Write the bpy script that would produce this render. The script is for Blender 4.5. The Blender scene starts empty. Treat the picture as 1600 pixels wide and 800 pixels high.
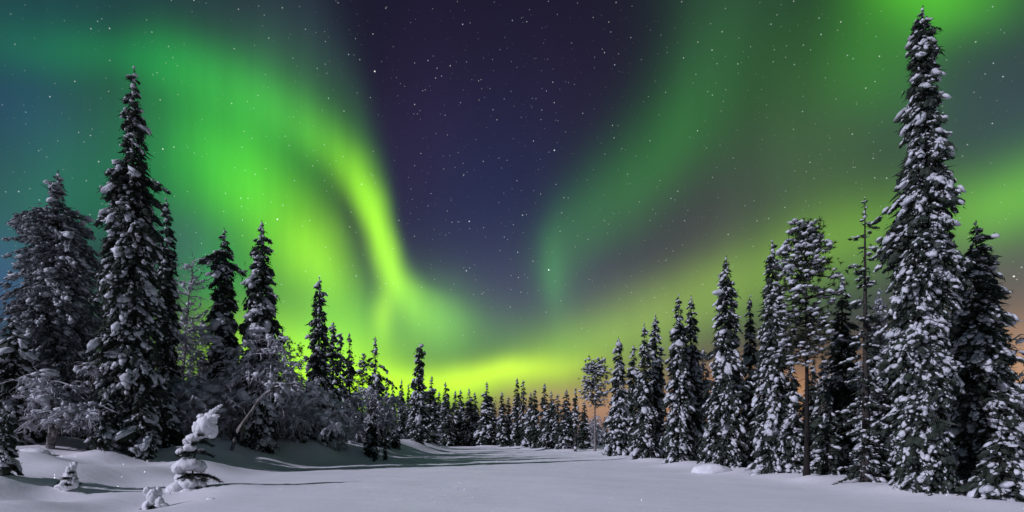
# Snowy river clearing between spruce woods under the northern lights, moonlit from the left.
import bpy, bmesh, math
import numpy as np
from mathutils import Vector, Matrix, noise

# ------------------------------------------------------------------ camera
SC = bpy.context.scene
COL = SC.collection
EYE = 2.0
cam_data = bpy.data.cameras.new('camera')
cam_data.sensor_width = 36.0
cam_data.lens = 18.0
cam_data.shift_y = 0.175            # level camera with a rising lens: the trees stay upright
cam_data.clip_start = 0.1
cam_data.clip_end = 8000.0
cam = bpy.data.objects.new('camera', cam_data)
COL.objects.link(cam)
cam.location = (0, 0, EYE)
cam.rotation_euler = (math.radians(90), 0, 0)
SC.camera = cam

SC.view_settings.view_transform = 'Standard'
SC.view_settings.look = 'None'
SC.view_settings.exposure = 0.0
SC.view_settings.gamma = 1.0
SC.view_settings.use_curve_mapping = False

# ------------------------------------------------------------------ moon (the one directional lamp)
MOON_EL = math.radians(31.0)
MOON_AZ = math.radians(-122.0)      # clockwise from +Y: left and a little behind the camera
to_moon = Vector((math.sin(MOON_AZ) * math.cos(MOON_EL), math.cos(MOON_AZ) * math.cos(MOON_EL), math.sin(MOON_EL)))
moon_data = bpy.data.lights.new('moonlight', 'SUN')
moon_data.energy = 3.05
moon_data.angle = math.radians(0.55)
moon_data.color = (0.80, 0.79, 1.0)
moon = bpy.data.objects.new('moonlight', moon_data)
COL.objects.link(moon)
moon.rotation_euler = (-to_moon).to_track_quat('-Z', 'Y').to_euler()
moon.location = (-30, -12, 20)

# ------------------------------------------------------------------ night sky: air glow, aurora, stars
W = bpy.data.worlds.new('World')
SC.world = W
W.use_nodes = True
NT = W.node_tree
NT.nodes.clear()


def node(kind, **kw):
    n = NT.nodes.new(kind)
    for k, v in kw.items():
        setattr(n, k, v)
    return n


def feed(n, i, v):
    if hasattr(v, 'is_output') or isinstance(v, bpy.types.NodeSocket):
        NT.links.new(v, n.inputs[i])
    else:
        n.inputs[i].default_value = v


def M(op, a, b=None, c=None, clamp=False):
    n = node('ShaderNodeMath', operation=op, use_clamp=clamp)
    for i, v in enumerate((a, b, c)):
        if v is not None:
            feed(n, i, v)
    return n.outputs[0]


def V(op, a, b=None, c=None):
    n = node('ShaderNodeVectorMath', operation=op)
    for i, v in enumerate((a, b, c)):
        if v is not None:
            feed(n, i, v)
    return n.outputs['Value'] if op in ('DOT_PRODUCT', 'LENGTH', 'DISTANCE') else n.outputs[0]


def azel(u, v):
    """bearing and height above the horizon of a point of the sky, sighted from the tripod"""
    x, z = (u - 800.0) / 800.0, (680.0 - v) / 800.0
    return np.array([math.atan2(x, 1.0), math.atan2(z, math.hypot(1.0, x))])


tex = node('ShaderNodeTexCoord')
DIR = tex.outputs['Generated']
sep = node('ShaderNodeSeparateXYZ')
feed(sep, 0, DIR)
az = M('ARCTAN2', sep.outputs[0], sep.outputs[1])
el = M('ARCSINE', sep.outputs[2])
com = node('ShaderNodeCombineXYZ')
feed(com, 0, az)
feed(com, 1, el)
AE0 = com.outputs[0]
# slow drifting folds
nz = node('ShaderNodeTexNoise', noise_dimensions='3D')
feed(nz, 'Vector', DIR)
nz.inputs['Scale'].default_value = 4.2
nz.inputs['Detail'].default_value = 2.0
off = V('SUBTRACT', nz.outputs['Color'], (0.5, 0.5, 0.5))
AE = V('MULTIPLY_ADD', off, (0.055, 0.055, 0.0), AE0)
# faint upright rays inside the curtains
st = V('MULTIPLY', AE, (13.0, 1.6, 1.0))
nr = node('ShaderNodeTexNoise', noise_dimensions='2D')
feed(nr, 'Vector', st)
nr.inputs['Scale'].default_value = 1.0
nr.inputs['Detail'].default_value = 3.0
RAYS = M('MULTIPLY_ADD', nr.outputs['Fac'], 0.22, 0.89)


sepq = node('ShaderNodeSeparateXYZ')
feed(sepq, 0, AE)
QX, QY = sepq.outputs[0], sepq.outputs[1]
c1 = node('ShaderNodeCombineXYZ')
feed(c1, 0, M('MULTIPLY', QX, QX))
feed(c1, 1, M('MULTIPLY', QX, QY))
feed(c1, 2, M('MULTIPLY', QY, QY))
P1 = c1.outputs[0]
c2 = node('ShaderNodeCombineXYZ')
feed(c2, 0, QX)
feed(c2, 1, QY)
c2.inputs[2].default_value = 1.0
P2 = c2.outputs[0]


def blob_value(u, v, su, sv, rot, P2):
    c = azel(u, v)
    e = 2.0
    J = np.stack([(azel(u + e, v) - azel(u - e, v)) / (2 * e), (azel(u, v + e) - azel(u, v - e)) / (2 * e)], axis=1)
    a = math.radians(rot)
    R = np.array([[math.cos(a), -math.sin(a)], [math.sin(a), math.cos(a)]])
    C = J @ R @ np.diag([su * su, sv * sv]) @ R.T @ J.T
    K = np.linalg.inv(C) * 0.5            # exponent as a quadratic form of bearing and height
    k1 = (-K[0, 0], -2 * K[0, 1], -K[1, 1])
    kc = K @ c
    k2 = (2 * kc[0], 2 * kc[1], -float(c @ kc))
    return M('EXPONENT', M('ADD', V('DOT_PRODUCT', P1, k1), V('DOT_PRODUCT', P2, k2)))


def gather_angles(blobs, acc):
    """the same in plain angles: (bearing, height, spreads, colour), degrees"""
    for (a, h, sa, sh, c) in blobs:
        a, h, sa, sh = (math.radians(q) for q in (a, h, sa, sh))
        ka, kh = 0.5 / sa ** 2, 0.5 / sh ** 2
        e = M('ADD', V('DOT_PRODUCT', P1, (-ka, 0, -kh)), V('DOT_PRODUCT', P2, (2 * ka * a, 2 * kh * h, -ka * a * a - kh * h * h)))
        acc = V('MULTIPLY_ADD', M('EXPONENT', e), c, acc)
    return acc


def gather(blobs, acc=(0, 0, 0)):
    q = P2 if isinstance(acc, tuple) else V('MULTIPLY_ADD', acc, (1e-8, 1e-8, 1e-8), P2)
    for i, (u, v, su, sv, rot, c) in enumerate(blobs):
        if i % 8 == 7:          # keeps the evaluation in sequence, so few values are alive at a time
            q = V('MULTIPLY_ADD', acc, (1e-8, 1e-8, 1e-8), P2)
        acc = V('MULTIPLY_ADD', blob_value(u, v, su, sv, rot, q), c, acc)
    return acc


def ribbon(path, n):
    """overlapping blobs along a path of (u, v, width, colour)"""
    P = np.array([[p[0], p[1], p[2], *p[3]] for p in path], float)
    d = np.r_[0, np.cumsum(np.hypot(*np.diff(P[:, :2], axis=0).T))]
    s = np.linspace(0, d[-1], n)
    Q = np.stack([np.interp(s, d, P[:, k]) for k in range(P.shape[1])], 1)
    step = d[-1] / (n - 1)
    T = np.gradient(Q[:, :2], axis=0)
    out = []
    for q, t in zip(Q, T):
        out.append((q[0], q[1], step * 0.85, q[2], math.degrees(math.atan2(t[1], t[0])), tuple(q[3:] * 0.47)))
    return out


# moonlit air: the daylight scattering model, dimmed to night
nish = node('ShaderNodeTexSky', sky_type='NISHITA')
nish.sun_disc = False
nish.sun_elevation = MOON_EL
nish.sun_rotation = MOON_AZ
nish.ozone_density = 2.0
AIR = V('MULTIPLY', nish.outputs[0], (0.0006, 0.0005, 0.0007))

# left aurora, cut off on its right by the edge of the curtain
masked = [
    (350, 250, 115, 92, 15, (0.003, 0.185, 0.020)),
    (350, 250, 60, 48, 40, (0.02, 0.16, 0.0)),
    (490, 395, 42, 46, 40, (0.10, 0.22, 0.0)),
    (420, 420, 60, 50, 0, (0.01, 0.10, 0.0)),
    (330, 430, 45, 45, 0, (0.0, 0.15, 0.02)),
    (170, 92, 125, 28, 6, (0.0, 0.10, 0.012)),
    (440, 60, 120, 90, 0, (0.014, 0.024, 0.032)),
    (500, 150, 90, 50, 35, (0.015, 0.05, 0.012)),
    (80, 20, 150, 60, 0, (0.0, 0.032, 0.026)),
    (140, 300, 80, 70, 0, (0.0, 0.065, 0.024)),
    (30, 340, 80, 90, 0, (0.010, 0.055, 0.048)),
    (10, 160, 80, 60, 0, (0.0, 0.012, 0.050)),
    (120, 190, 110, 60, 0, (0.008, 0.020, 0.022)),
    (0, 450, 60, 60, 0, (0.015, 0.03, 0.11)),
    (285, 370, 45, 45, 0, (0.02, 0.02, 0.05)),
]
masked += ribbon([(300, 215, 48, (0.01, 0.16, 0.01)), (360, 275, 50, (0.06, 0.34, 0.0)), (420, 325, 46, (0.12, 0.46, 0.0)), (475, 375, 40, (0.18, 0.50, 0.0)),
                  (515, 425, 32, (0.16, 0.42, 0.0)), (540, 480, 28, (0.08, 0.26, 0.0))], 8)
curtain = ribbon([(250, 105, 34, (0.0, 0.14, 0.01)), (340, 135, 34, (0.02, 0.24, 0.01)), (420, 168, 34, (0.03, 0.27, 0.012)), (490, 205, 32, (0.06, 0.32, 0.01)),
                  (545, 250, 26, (0.12, 0.42, 0.0)), (580, 310, 17, (0.34, 0.90, 0.0)), (598, 365, 15, (0.42, 1.0, 0.0)),
                  (612, 415, 16, (0.42, 0.96, 0.0)), (634, 455, 20, (0.26, 0.68, 0.0)), (665, 485, 28, (0.16, 0.42, 0.01)), (700, 505, 34, (0.06, 0.22, 0.01))], 17)
# the dark fold between the glow and the bright curtain
fold = gather([(u, v, a, b, r, (1, 1, 1)) for u, v, a, b, r in ((548, 305, 30, 11, 66), (566, 355, 36, 13, 74), (580, 415, 36, 12, 78))])
calm = V('MAXIMUM', V('MULTIPLY_ADD', fold, (-0.62, -0.62, -0.50), (1.0, 1.0, 1.0)), (0.2, 0.2, 0.2))
masked_light = gather(curtain, V('MULTIPLY', gather(masked), calm))
# bearing of the curtain's edge at each height, soft above and crisp in the middle
edge_px = [(-400, 560, 60), (-100, 520, 60), (20, 545, 55), (100, 572, 38), (200, 600, 26), (300, 622, 17), (380, 638, 17),
           (430, 662, 30), (470, 735, 45), (520, 800, 60), (700, 900, 80)]
fc = node('ShaderNodeFloatCurve')
fw = node('ShaderNodeFloatCurve')
els = [azel(u, v) for v, u, w in edge_px]
wid = [azel(u + w, v)[0] - azel(u, v)[0] for v, u, w in edge_px]
eln = M('MULTIPLY_ADD', el, 1.0 / 1.2, 0.1)
feed(fc, 'Value', eln)
feed(fw, 'Value', eln)
for cnode, vals in ((fc, [e[0] + 0.5 for e in els]), (fw, [w * 5 for w in wid])):
    cv = cnode.mapping.curves[0]
    pts = sorted((e[1] / 1.2 + 0.1, x) for e, x in zip(els, vals))
    cv.points[0].location = (0.0, pts[0][1])
    cv.points[1].location = (1.0, pts[-1][1])
    for p in pts:
        if 0.0 < p[0] < 1.0:
            cv.points.new(*p)
    cnode.mapping.use_clip = False
    cnode.mapping.update()
edge = M('SUBTRACT', fc.outputs[0], 0.5)
ewid = M('DIVIDE', fw.outputs[0], 5.0)
sepw = node('ShaderNodeSeparateXYZ')
feed(sepw, 0, V('MULTIPLY_ADD', off, (0.02, 0.02, 0.0), AE0))
mask = M('DIVIDE', M('SUBTRACT', edge, sepw.outputs[0]), ewid)
mr = node('ShaderNodeMapRange', interpolation_type='SMOOTHERSTEP')
feed(mr, 'Value', mask)
mr.inputs['From Min'].default_value = -1.0
mr.inputs['From Max'].default_value = 1.6
sl = V('MULTIPLY', AE0, (1.0, 1.0, 0.0))
slm = node('ShaderNodeMapping', vector_type='POINT')
feed(slm, 'Vector', sl)
slm.inputs['Rotation'].default_value = (0, 0, math.radians(-32))
slm.inputs['Scale'].default_value = (38.0, 3.0, 1.0)
ns = node('ShaderNodeTexNoise', noise_dimensions='2D')
feed(ns, 'Vector', slm.outputs[0])
ns.inputs['Scale'].default_value = 1.0
ns.inputs['Detail'].default_value = 4.0
STREAK = M('MULTIPLY_ADD', ns.outputs['Fac'], 0.24, 0.89)
LEFT = V('MULTIPLY', V('MULTIPLY', masked_light, mr.outputs[0]), STREAK)

free = [
    # low left glow
    (515, 520, 95, 55, 0, (0.08, 0.34, 0.015)),
    (430, 560, 110, 48, 0, (0.24, 0.48, 0.0)),
    (530, 590, 90, 36, 0, (0.20, 0.36, 0.0)),
    (600, 488, 12, 32, 4, (0.20, 0.38, 0.0)),
    (690, 490, 50, 38, 20, (0.05, 0.15, 0.01)),
    # band along the horizon
    (620, 605, 110, 22, 0, (0.20, 0.44, 0.0)),
    (770, 584, 100, 15, -4, (0.36, 0.52, 0.0)),
    (720, 605, 130, 20, 0, (0.14, 0.22, 0.0)),
    (690, 550, 200, 38, 0, (0.05, 0.14, 0.01)),
    # haze low over the trees
    (830, 490, 280, 70, 0, (0.045, 0.050, 0.070)),
    (770, 350, 120, 130, 0, (0.005, 0.012, 0.048)),
    (650, 230, 60, 130, 8, (0.009, 0.003, 0.014)),
    (900, 170, 120, 120, 0, (0.006, 0.003, 0.009)),
    (1130, 330, 200, 75, -25, (0.034, 0.024, 0.030)),
    (1560, 190, 110, 110, 0, (0.012, 0.022, 0.040)),
    (1560, 440, 120, 60, 0, (0.07, 0.055, 0.05)),
    # right side veils
    (1270, 170, 120, 150, 20, (0.014, 0.080, 0.003)),
    (1370, 90, 60, 60, 0, (0.01, 0.10, 0.0)),
    (1450, -10, 75, 45, 0, (0.06, 0.42, 0.0)),
    (1590, 320, 90, 40, -25, (0.06, 0.22, 0.005)),
    (864, 430, 13, 46, 4, (0.012, 0.09, 0.006)),
    # town light on the low sky to the right
    (860, 640, 90, 26, 0, (0.22, 0.12, 0.08)),
    (1000, 640, 120, 38, 0, (0.23, 0.115, 0.055)),
    (1150, 610, 130, 45, 0, (0.17, 0.085, 0.045)),
    (1250, 650, 110, 45, 0, (0.30, 0.125, 0.02)),
    (1450, 620, 180, 55, 0, (0.24, 0.13, 0.06)),
    (1620, 560, 90, 55, 0, (0.34, 0.18, 0.10)),
]
free += ribbon([(880, 470, 22, (0.012, 0.06, 0.01)), (868, 420, 24, (0.02, 0.12, 0.006)), (915, 350, 40, (0.016, 0.115, 0.010)),
                (990, 285, 46, (0.016, 0.135, 0.012)), (1070, 185, 46, (0.014, 0.125, 0.012)), (1110, 80, 55, (0.016, 0.07, 0.02)),
                (1130, -60, 70, (0.012, 0.05, 0.012))], 9)
free += ribbon([(820, 570, 24, (0.15, 0.30, 0.0)), (920, 540, 34, (0.18, 0.32, 0.01)), (1050, 480, 42, (0.20, 0.30, 0.008)),
                (1180, 430, 46, (0.13, 0.27, 0.006)), (1310, 380, 48, (0.12, 0.27, 0.004)), (1420, 350, 46, (0.08, 0.22, 0.004)),
                (1600, 300, 50, (0.05, 0.18, 0.004))], 10)
zero = node('ShaderNodeVectorMath', operation='SCALE')
feed(zero, 0, masked_light)
zero.inputs['Scale'].default_value = 1e-8
# the same sky going on overhead and behind the camera
FREE = gather_angles([(0, 75, 120, 12, (0.020, 0.050, 0.050)), (-125, 38, 45, 22, (0.010, 0.045, 0.055)), (125, 38, 45, 22, (0.015, 0.040, 0.040)),
                      (-70, 20, 18, 18, (0.004, 0.045, 0.045)), (72, 22, 20, 16, (0.02, 0.06, 0.02))], gather(free, zero.outputs[0]))
AUR = V('MULTIPLY', V('ADD', LEFT, FREE), RAYS)

# base of the night: violet blue, a little lighter low down
mb = node('ShaderNodeMapRange', interpolation_type='SMOOTHSTEP')
feed(mb, 'Value', el)
mb.inputs['From Min'].default_value = 0.0
mb.inputs['From Max'].default_value = 0.75
mixb = node('ShaderNodeMix', data_type='RGBA')
feed(mixb, 'Factor', mb.outputs[0])
mixb.inputs['A'].default_value = (0.020, 0.022, 0.030, 1)
mixb.inputs['B'].default_value = (0.0098, 0.0066, 0.0200, 1)
TOTAL = V('ADD', V('ADD', mixb.outputs['Result'], AIR), AUR)


def stars(scale, radius, keep, gain):
    vo = node('ShaderNodeTexVoronoi', voronoi_dimensions='3D', feature='F1')
    feed(vo, 'Vector', DIR)
    vo.inputs['Scale'].default_value = scale
    vo.inputs['Randomness'].default_value = 1.0
    rnd = node('ShaderNodeSeparateColor')
    feed(rnd, 0, vo.outputs['Color'])
    core = node('ShaderNodeMapRange', interpolation_type='SMOOTHSTEP')
    feed(core, 'Value', vo.outputs['Distance'])
    core.inputs['From Min'].default_value = radius * scale
    core.inputs['From Max'].default_value = radius * scale * 0.25
    pick = M('GREATER_THAN', rnd.outputs[0], 1.0 - keep)
    mag = M('POWER', rnd.outputs[1], 4.0)
    lum = M('MULTIPLY', M('MULTIPLY', core.outputs[0], pick), M('MULTIPLY_ADD', mag, gain, gain * 0.05))
    tint = node('ShaderNodeMix', data_type='RGBA')
    feed(tint, 'Factor', rnd.outputs[2])
    tint.inputs['A'].default_value = (0.75, 0.9, 1.0, 1)
    tint.inputs['B'].default_value = (1.0, 0.97, 0.85, 1)
    return V('MULTIPLY', tint.outputs['Result'], lum)


up = M('MULTIPLY_ADD', el, 6.0, -0.5, clamp=True)
STARS = V('MULTIPLY', V('ADD', stars(40.0, 0.0015, 0.7, 2.0), stars(135.0, 0.0011, 1.0, 0.62)), up)
bg = node('ShaderNodeBackground')
feed(bg, 'Color', V('ADD', TOTAL, STARS))
bg.inputs['Strength'].default_value = 1.0
wo = node('ShaderNodeOutputWorld')
NT.links.new(bg.outputs[0], wo.inputs[0])
W.cycles.sampling_method = 'NONE'
SC.cycles.max_bounces = 4
SC.cycles.diffuse_bounces = 2
SC.cycles.glossy_bounces = 2
SC.cycles.transmission_bounces = 2
SC.cycles.sample_clamp_indirect = 4.0
SC.cycles.use_adaptive_sampling = True
SC.cycles.adaptive_threshold = 0.012
SC.cycles.adaptive_min_samples = 12

# ------------------------------------------------------------------ materials
def mat_nodes(name):
    m = bpy.data.materials.new(name)
    m.use_nodes = True
    nt = m.node_tree
    return m, nt, nt.nodes['Principled BSDF']


def n_noise(nt, scale, detail=3.0, coord='Object', rough=0.6):
    tc = nt.nodes.new('ShaderNodeTexCoord')
    n = nt.nodes.new('ShaderNodeTexNoise')
    n.inputs['Scale'].default_value = scale
    n.inputs['Detail'].default_value = detail
    n.inputs['Roughness'].default_value = rough
    nt.links.new(tc.outputs[coord], n.inputs['Vector'])
    return n


def n_ramp(nt, src, stops):
    r = nt.nodes.new('ShaderNodeValToRGB')
    while len(r.color_ramp.elements) < len(stops):
        r.color_ramp.elements.new(0.5)
    for e, (p, c) in zip(r.color_ramp.elements, stops):
        e.position = p
        e.color = (*c, 1)
    nt.links.new(src, r.inputs['Fac'])
    return r.outputs['Color']


def n_bump(nt, bsdf, src, strength, dist):
    b = nt.nodes.new('ShaderNodeBump')
    b.inputs['Strength'].default_value = strength
    b.inputs['Distance'].default_value = dist
    nt.links.new(src, b.inputs['Height'])
    nt.links.new(b.outputs['Normal'], bsdf.inputs['Normal'])
    return b


def simple(name, stops, scale, rough=0.8, detail=3.0, bump=0.0, dist=0.02, bscale=None):
    m, nt, p = mat_nodes(name)
    n = n_noise(nt, scale, detail)
    nt.links.new(n_ramp(nt, n.outputs['Fac'], stops), p.inputs['Base Color'])
    p.inputs['Roughness'].default_value = rough
    p.inputs['Specular IOR Level'].default_value = 0.25
    if bump:
        nb = n_noise(nt, bscale or scale * 3, 4.0)
        n_bump(nt, p, nb.outputs['Fac'], bump, dist)
    return m


MAT = {}
MAT['needles'] = simple('spruce_needles', [(0.3, (0.010, 0.016, 0.012)), (0.55, (0.030, 0.042, 0.028)), (0.78, (0.10, 0.108, 0.112))], 6.0, 0.75)
MAT['pine_needles'] = simple('pine_needles', [(0.3, (0.020, 0.030, 0.016)), (0.7, (0.050, 0.065, 0.030))], 3.0, 0.7)
MAT['rimed'] = simple('rimed_needles', [(0.35, (0.016, 0.022, 0.020)), (0.62, (0.30, 0.32, 0.34))], 7.0, 0.8)
MAT['bark'] = simple('spruce_bark', [(0.3, (0.018, 0.015, 0.013)), (0.7, (0.062, 0.054, 0.048))], 9.0, 0.9, 5.0, 0.6, 0.02)
MAT['pine_bark'] = simple('pine_bark', [(0.3, (0.008, 0.007, 0.006)), (0.7, (0.026, 0.021, 0.018))], 8.0, 0.9, 5.0, 0.6, 0.02)
MAT['birch_bark'] = simple('birch_bark', [(0.35, (0.04, 0.035, 0.033)), (0.5, (0.20, 0.18, 0.17)), (0.75, (0.36, 0.34, 0.33))], 7.0, 0.85, 5.0, 0.4, 0.01)
MAT['rime'] = simple('rime_frost', [(0.32, (0.05, 0.047, 0.05)), (0.62, (0.52, 0.51, 0.55))], 5.0, 0.8)
MAT['tree_snow'] = simple('tree_snow', [(0.30, (0.34, 0.36, 0.39)), (0.66, (0.76, 0.77, 0.80))], 5.0, 0.7, 4.0, 0.8, 0.05, 16.0)
MAT['soft_snow'] = simple('soft_snow', [(0.3, (0.66, 0.67, 0.70)), (0.65, (0.82, 0.82, 0.84))], 4.0, 0.6, 4.0, 0.6, 0.04, 12.0)


def ground_snow():
    m, nt, p = mat_nodes('field_snow')
    tc = nt.nodes.new('ShaderNodeTexCoord')
    n = n_noise(nt, 0.35, 4.0)
    nt.links.new(n_ramp(nt, n.outputs['Fac'], [(0.3, (0.78, 0.77, 0.80)), (0.7, (0.85, 0.84, 0.87))]), p.inputs['Base Color'])
    p.inputs['Roughness'].default_value = 0.65
    p.inputs['Specular IOR Level'].default_value = 0.2
    # wind-packed relief: broad ripples and fine grain
    a = n_noise(nt, 1.0, 4.0)
    mpg = nt.nodes.new('ShaderNodeMapping')
    mpg.inputs['Rotation'].default_value = (0, 0, 0.35)
    mpg.inputs['Scale'].default_value = (0.7, 1.9, 1.0)
    nt.links.new(tc.outputs['Object'], mpg.inputs['Vector'])
    nt.links.new(mpg.outputs[0], a.inputs['Vector'])
    b = n_noise(nt, 22.0, 3.0)
    mx = nt.nodes.new('ShaderNodeMath')
    mx.operation = 'MULTIPLY_ADD'
    mx.inputs[1].default_value = 0.05
    nt.links.new(b.outputs['Fac'], mx.inputs[0])
    nt.links.new(a.outputs['Fac'], mx.inputs[2])
    bump = n_bump(nt, p, mx.outputs[0], 0.38, 0.09)
    # scattered ice crystals: mirror-like facets, each tilted its own way
    vo = nt.nodes.new('ShaderNodeTexVoronoi')
    vo.inputs['Scale'].default_value = 11.0
    nt.links.new(tc.outputs['Object'], vo.inputs['Vector'])
    tilt = nt.nodes.new('ShaderNodeVectorMath')
    tilt.operation = 'MULTIPLY_ADD'
    tilt.inputs[1].default_value = (6.0, 6.0, 0.0)
    tilt.inputs[2].default_value = (-3.0, -3.0, 1.0)
    nt.links.new(vo.outputs['Color'], tilt.inputs[0])
    nrm = nt.nodes.new('ShaderNodeVectorMath')
    nrm.operation = 'NORMALIZE'
    nt.links.new(tilt.outputs[0], nrm.inputs[0])
    gl = nt.nodes.new('ShaderNodeBsdfGlossy')
    gl.inputs['Roughness'].default_value = 0.36
    nt.links.new(nrm.outputs[0], gl.inputs['Normal'])
    lt = nt.nodes.new('ShaderNodeMath')
    lt.operation = 'LESS_THAN'
    lt.inputs[1].default_value = 0.15
    nt.links.new(vo.outputs['Distance'], lt.inputs[0])
    sel = nt.nodes.new('ShaderNodeSeparateColor')
    nt.links.new(vo.outputs['Color'], sel.inputs[0])
    few = nt.nodes.new('ShaderNodeMath')
    few.operation = 'GREATER_THAN'
    few.inputs[1].default_value = 0.82
    nt.links.new(sel.outputs[2], few.inputs[0])
    both = nt.nodes.new('ShaderNodeMath')
    both.operation = 'MULTIPLY'
    nt.links.new(few.outputs[0], both.inputs[0])
    nt.links.new(lt.outputs[0], both.inputs[1])
    mixs = nt.nodes.new('ShaderNodeMixShader')
    nt.links.new(both.outputs[0], mixs.inputs[0])
    nt.links.new(p.outputs[0], mixs.inputs[1])
    nt.links.new(gl.outputs[0], mixs.inputs[2])
    out = nt.nodes['Material Output']
    nt.links.new(mixs.outputs[0], out.inputs['Surface'])
    return m


MAT['ground'] = ground_snow()

# ------------------------------------------------------------------ mesh helpers
class Geo:
    def __init__(self):
        self.v, self.f, self.n = [], [], 0

    def add(self, v, f):
        v = np.asarray(v, np.float32).reshape(-1, 3)
        f = np.asarray(f, np.int32)
        if len(v) == 0:
            return
        self.v.append(v)
        self.f.append((f + self.n).astype(np.int32))
        self.n += len(v)

    def mesh(self, name, material, smooth=True):
        me = bpy.data.meshes.new(name)
        V_ = np.concatenate(self.v)
        loops = np.concatenate([f.ravel() for f in self.f])
        sizes = np.concatenate([np.full(len(f), f.shape[1], np.int32) for f in self.f])
        me.vertices.add(len(V_))
        me.vertices.foreach_set('co', V_.ravel())
        me.loops.add(len(loops))
        me.loops.foreach_set('vertex_index', loops)
        me.polygons.add(len(sizes))
        starts = np.r_[0, np.cumsum(sizes)[:-1]].astype(np.int32)
        me.polygons.foreach_set('loop_start', starts)
        me.polygons.foreach_set('use_smooth', np.full(len(sizes), smooth, bool))
        me.update(calc_edges=True)
        me.materials.append(MAT[material])
        return me


def ico(n):
    bm = bmesh.new()
    bmesh.ops.create_icosphere(bm, subdivisions=n, radius=1.0)
    v = np.array([x.co[:] for x in bm.verts], np.float32)
    f = np.array([[q.index for q in p.verts] for p in bm.faces], np.int32)
    bm.free()
    return v, f


ICO1, ICO2, ICO3, ICO4 = ico(1), ico(2), ico(3), ico(4)


def unit(a):
    return a / np.maximum(np.linalg.norm(a, axis=-1, keepdims=True), 1e-6)


def lumps(geo, P, T, S, rng, base=None, jitter=0.20, flat=0.55):
    """irregular cushions: P centres, T long axes, S (along, across, up)"""
    bv, bf = base or ICO2
    P, T, S = np.asarray(P, float), unit(np.asarray(T, float)), np.asarray(S, float)
    N = len(P)
    if N == 0:
        return
    up = np.zeros_like(T)
    up[:, 2] = 1.0
    side = np.cross(up, T)
    bad = np.linalg.norm(side, axis=1) < 1e-3
    side[bad] = (1, 0, 0)
    side = unit(side)
    u = np.cross(T, side)
    b = np.repeat(bv[None], N, 0) * (1 + rng.normal(0, jitter, (N, len(bv), 1)).clip(-0.45, 0.45))
    bz = np.where(b[..., 2] < 0, b[..., 2] * flat, b[..., 2])
    v = (P[:, None] + b[..., :1] * S[:, None, :1] * T[:, None] + b[..., 1:2] * S[:, None, 1:2] * side[:, None]
         + bz[..., None] * S[:, None, 2:3] * u[:, None])
    f = bf[None] + (np.arange(N) * len(bv))[:, None, None]
    geo.add(v, f.reshape(-1, 3))


def blades(geo, P, D, L, Wd, rng):
    """needle sprays: one thin triangle each"""
    P, D = np.asarray(P, float), unit(np.asarray(D, float))
    N = len(P)
    if N == 0:
        return
    r = unit(rng.normal(0, 1, (N, 3)))
    s = unit(np.cross(D, r)) * (Wd * 0.5)[:, None]
    v = np.stack([P - s, P + s, P + D * L[:, None]], 1)
    geo.add(v, np.arange(3 * N).reshape(-1, 3))


def tubes(geo, C, R, sides=4):
    """C (N, n, 3) centre lines, R (N, n) radii"""
    C, R = np.asarray(C, float), np.asarray(R, float)
    N, n, _ = C.shape
    if N == 0:
        return
    T = unit(np.gradient(C, axis=1))
    ref = np.where(np.abs(T[..., 2:3]) > 0.9, np.array([1.0, 0, 0]), np.array([0, 0, 1.0]))
    a = unit(np.cross(T, ref))
    b = np.cross(T, a)
    th = np.arange(sides) * 2 * math.pi / sides
    ring = (C[:, :, None] + R[:, :, None, None] * (np.cos(th)[:, None] * a[:, :, None] + np.sin(th)[:, None] * b[:, :, None]))
    idx = np.arange(N * n * sides).reshape(N, n, sides)
    nx = np.roll(idx, -1, axis=2)
    q = np.stack([idx[:, :-1], nx[:, :-1], nx[:, 1:], idx[:, 1:]], -1).reshape(-1, 4)
    geo.add(ring, q)


def obj(name, me, parent=None, loc=None):
    o = bpy.data.objects.new(name, me)
    COL.objects.link(o)
    if parent is not None:
        o.parent = parent
    if loc is not None:
        o.location = loc
    return o


def thing(name, label, cat, loc, rotz=0.0, group=None, scale=None):
    o = bpy.data.objects.new(name, None)
    o.empty_display_size = 0.3
    COL.objects.link(o)
    o.location = loc
    o.rotation_euler = (0, 0, rotz)
    if scale is not None:
        o.scale = scale
    o['label'] = label
    o['category'] = cat
    if group:
        o['group'] = group
    return o


# ------------------------------------------------------------------ terrain
def sstep(a, b, x):
    t = np.clip((x - a) / (b - a), 0, 1)
    return t * t * (3 - 2 * t)


def left_edge(y):
    return np.interp(y, [-30, 12, 19, 24, 31, 38, 50, 62, 76, 95, 130], [-9.0, -9.5, -10.8, -11.6, -12.2, -11.0, -8.2, -6.8, -8.0, -22, -60])


def right_edge(y):
    return np.interp(y, [-30, 12, 16.8, 29, 42, 57, 68, 80, 100, 112], [15.5, 13.6, 12.9, 10.3, 9.8, 8.4, 4.2, -0.8, -9.0, -40])


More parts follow.
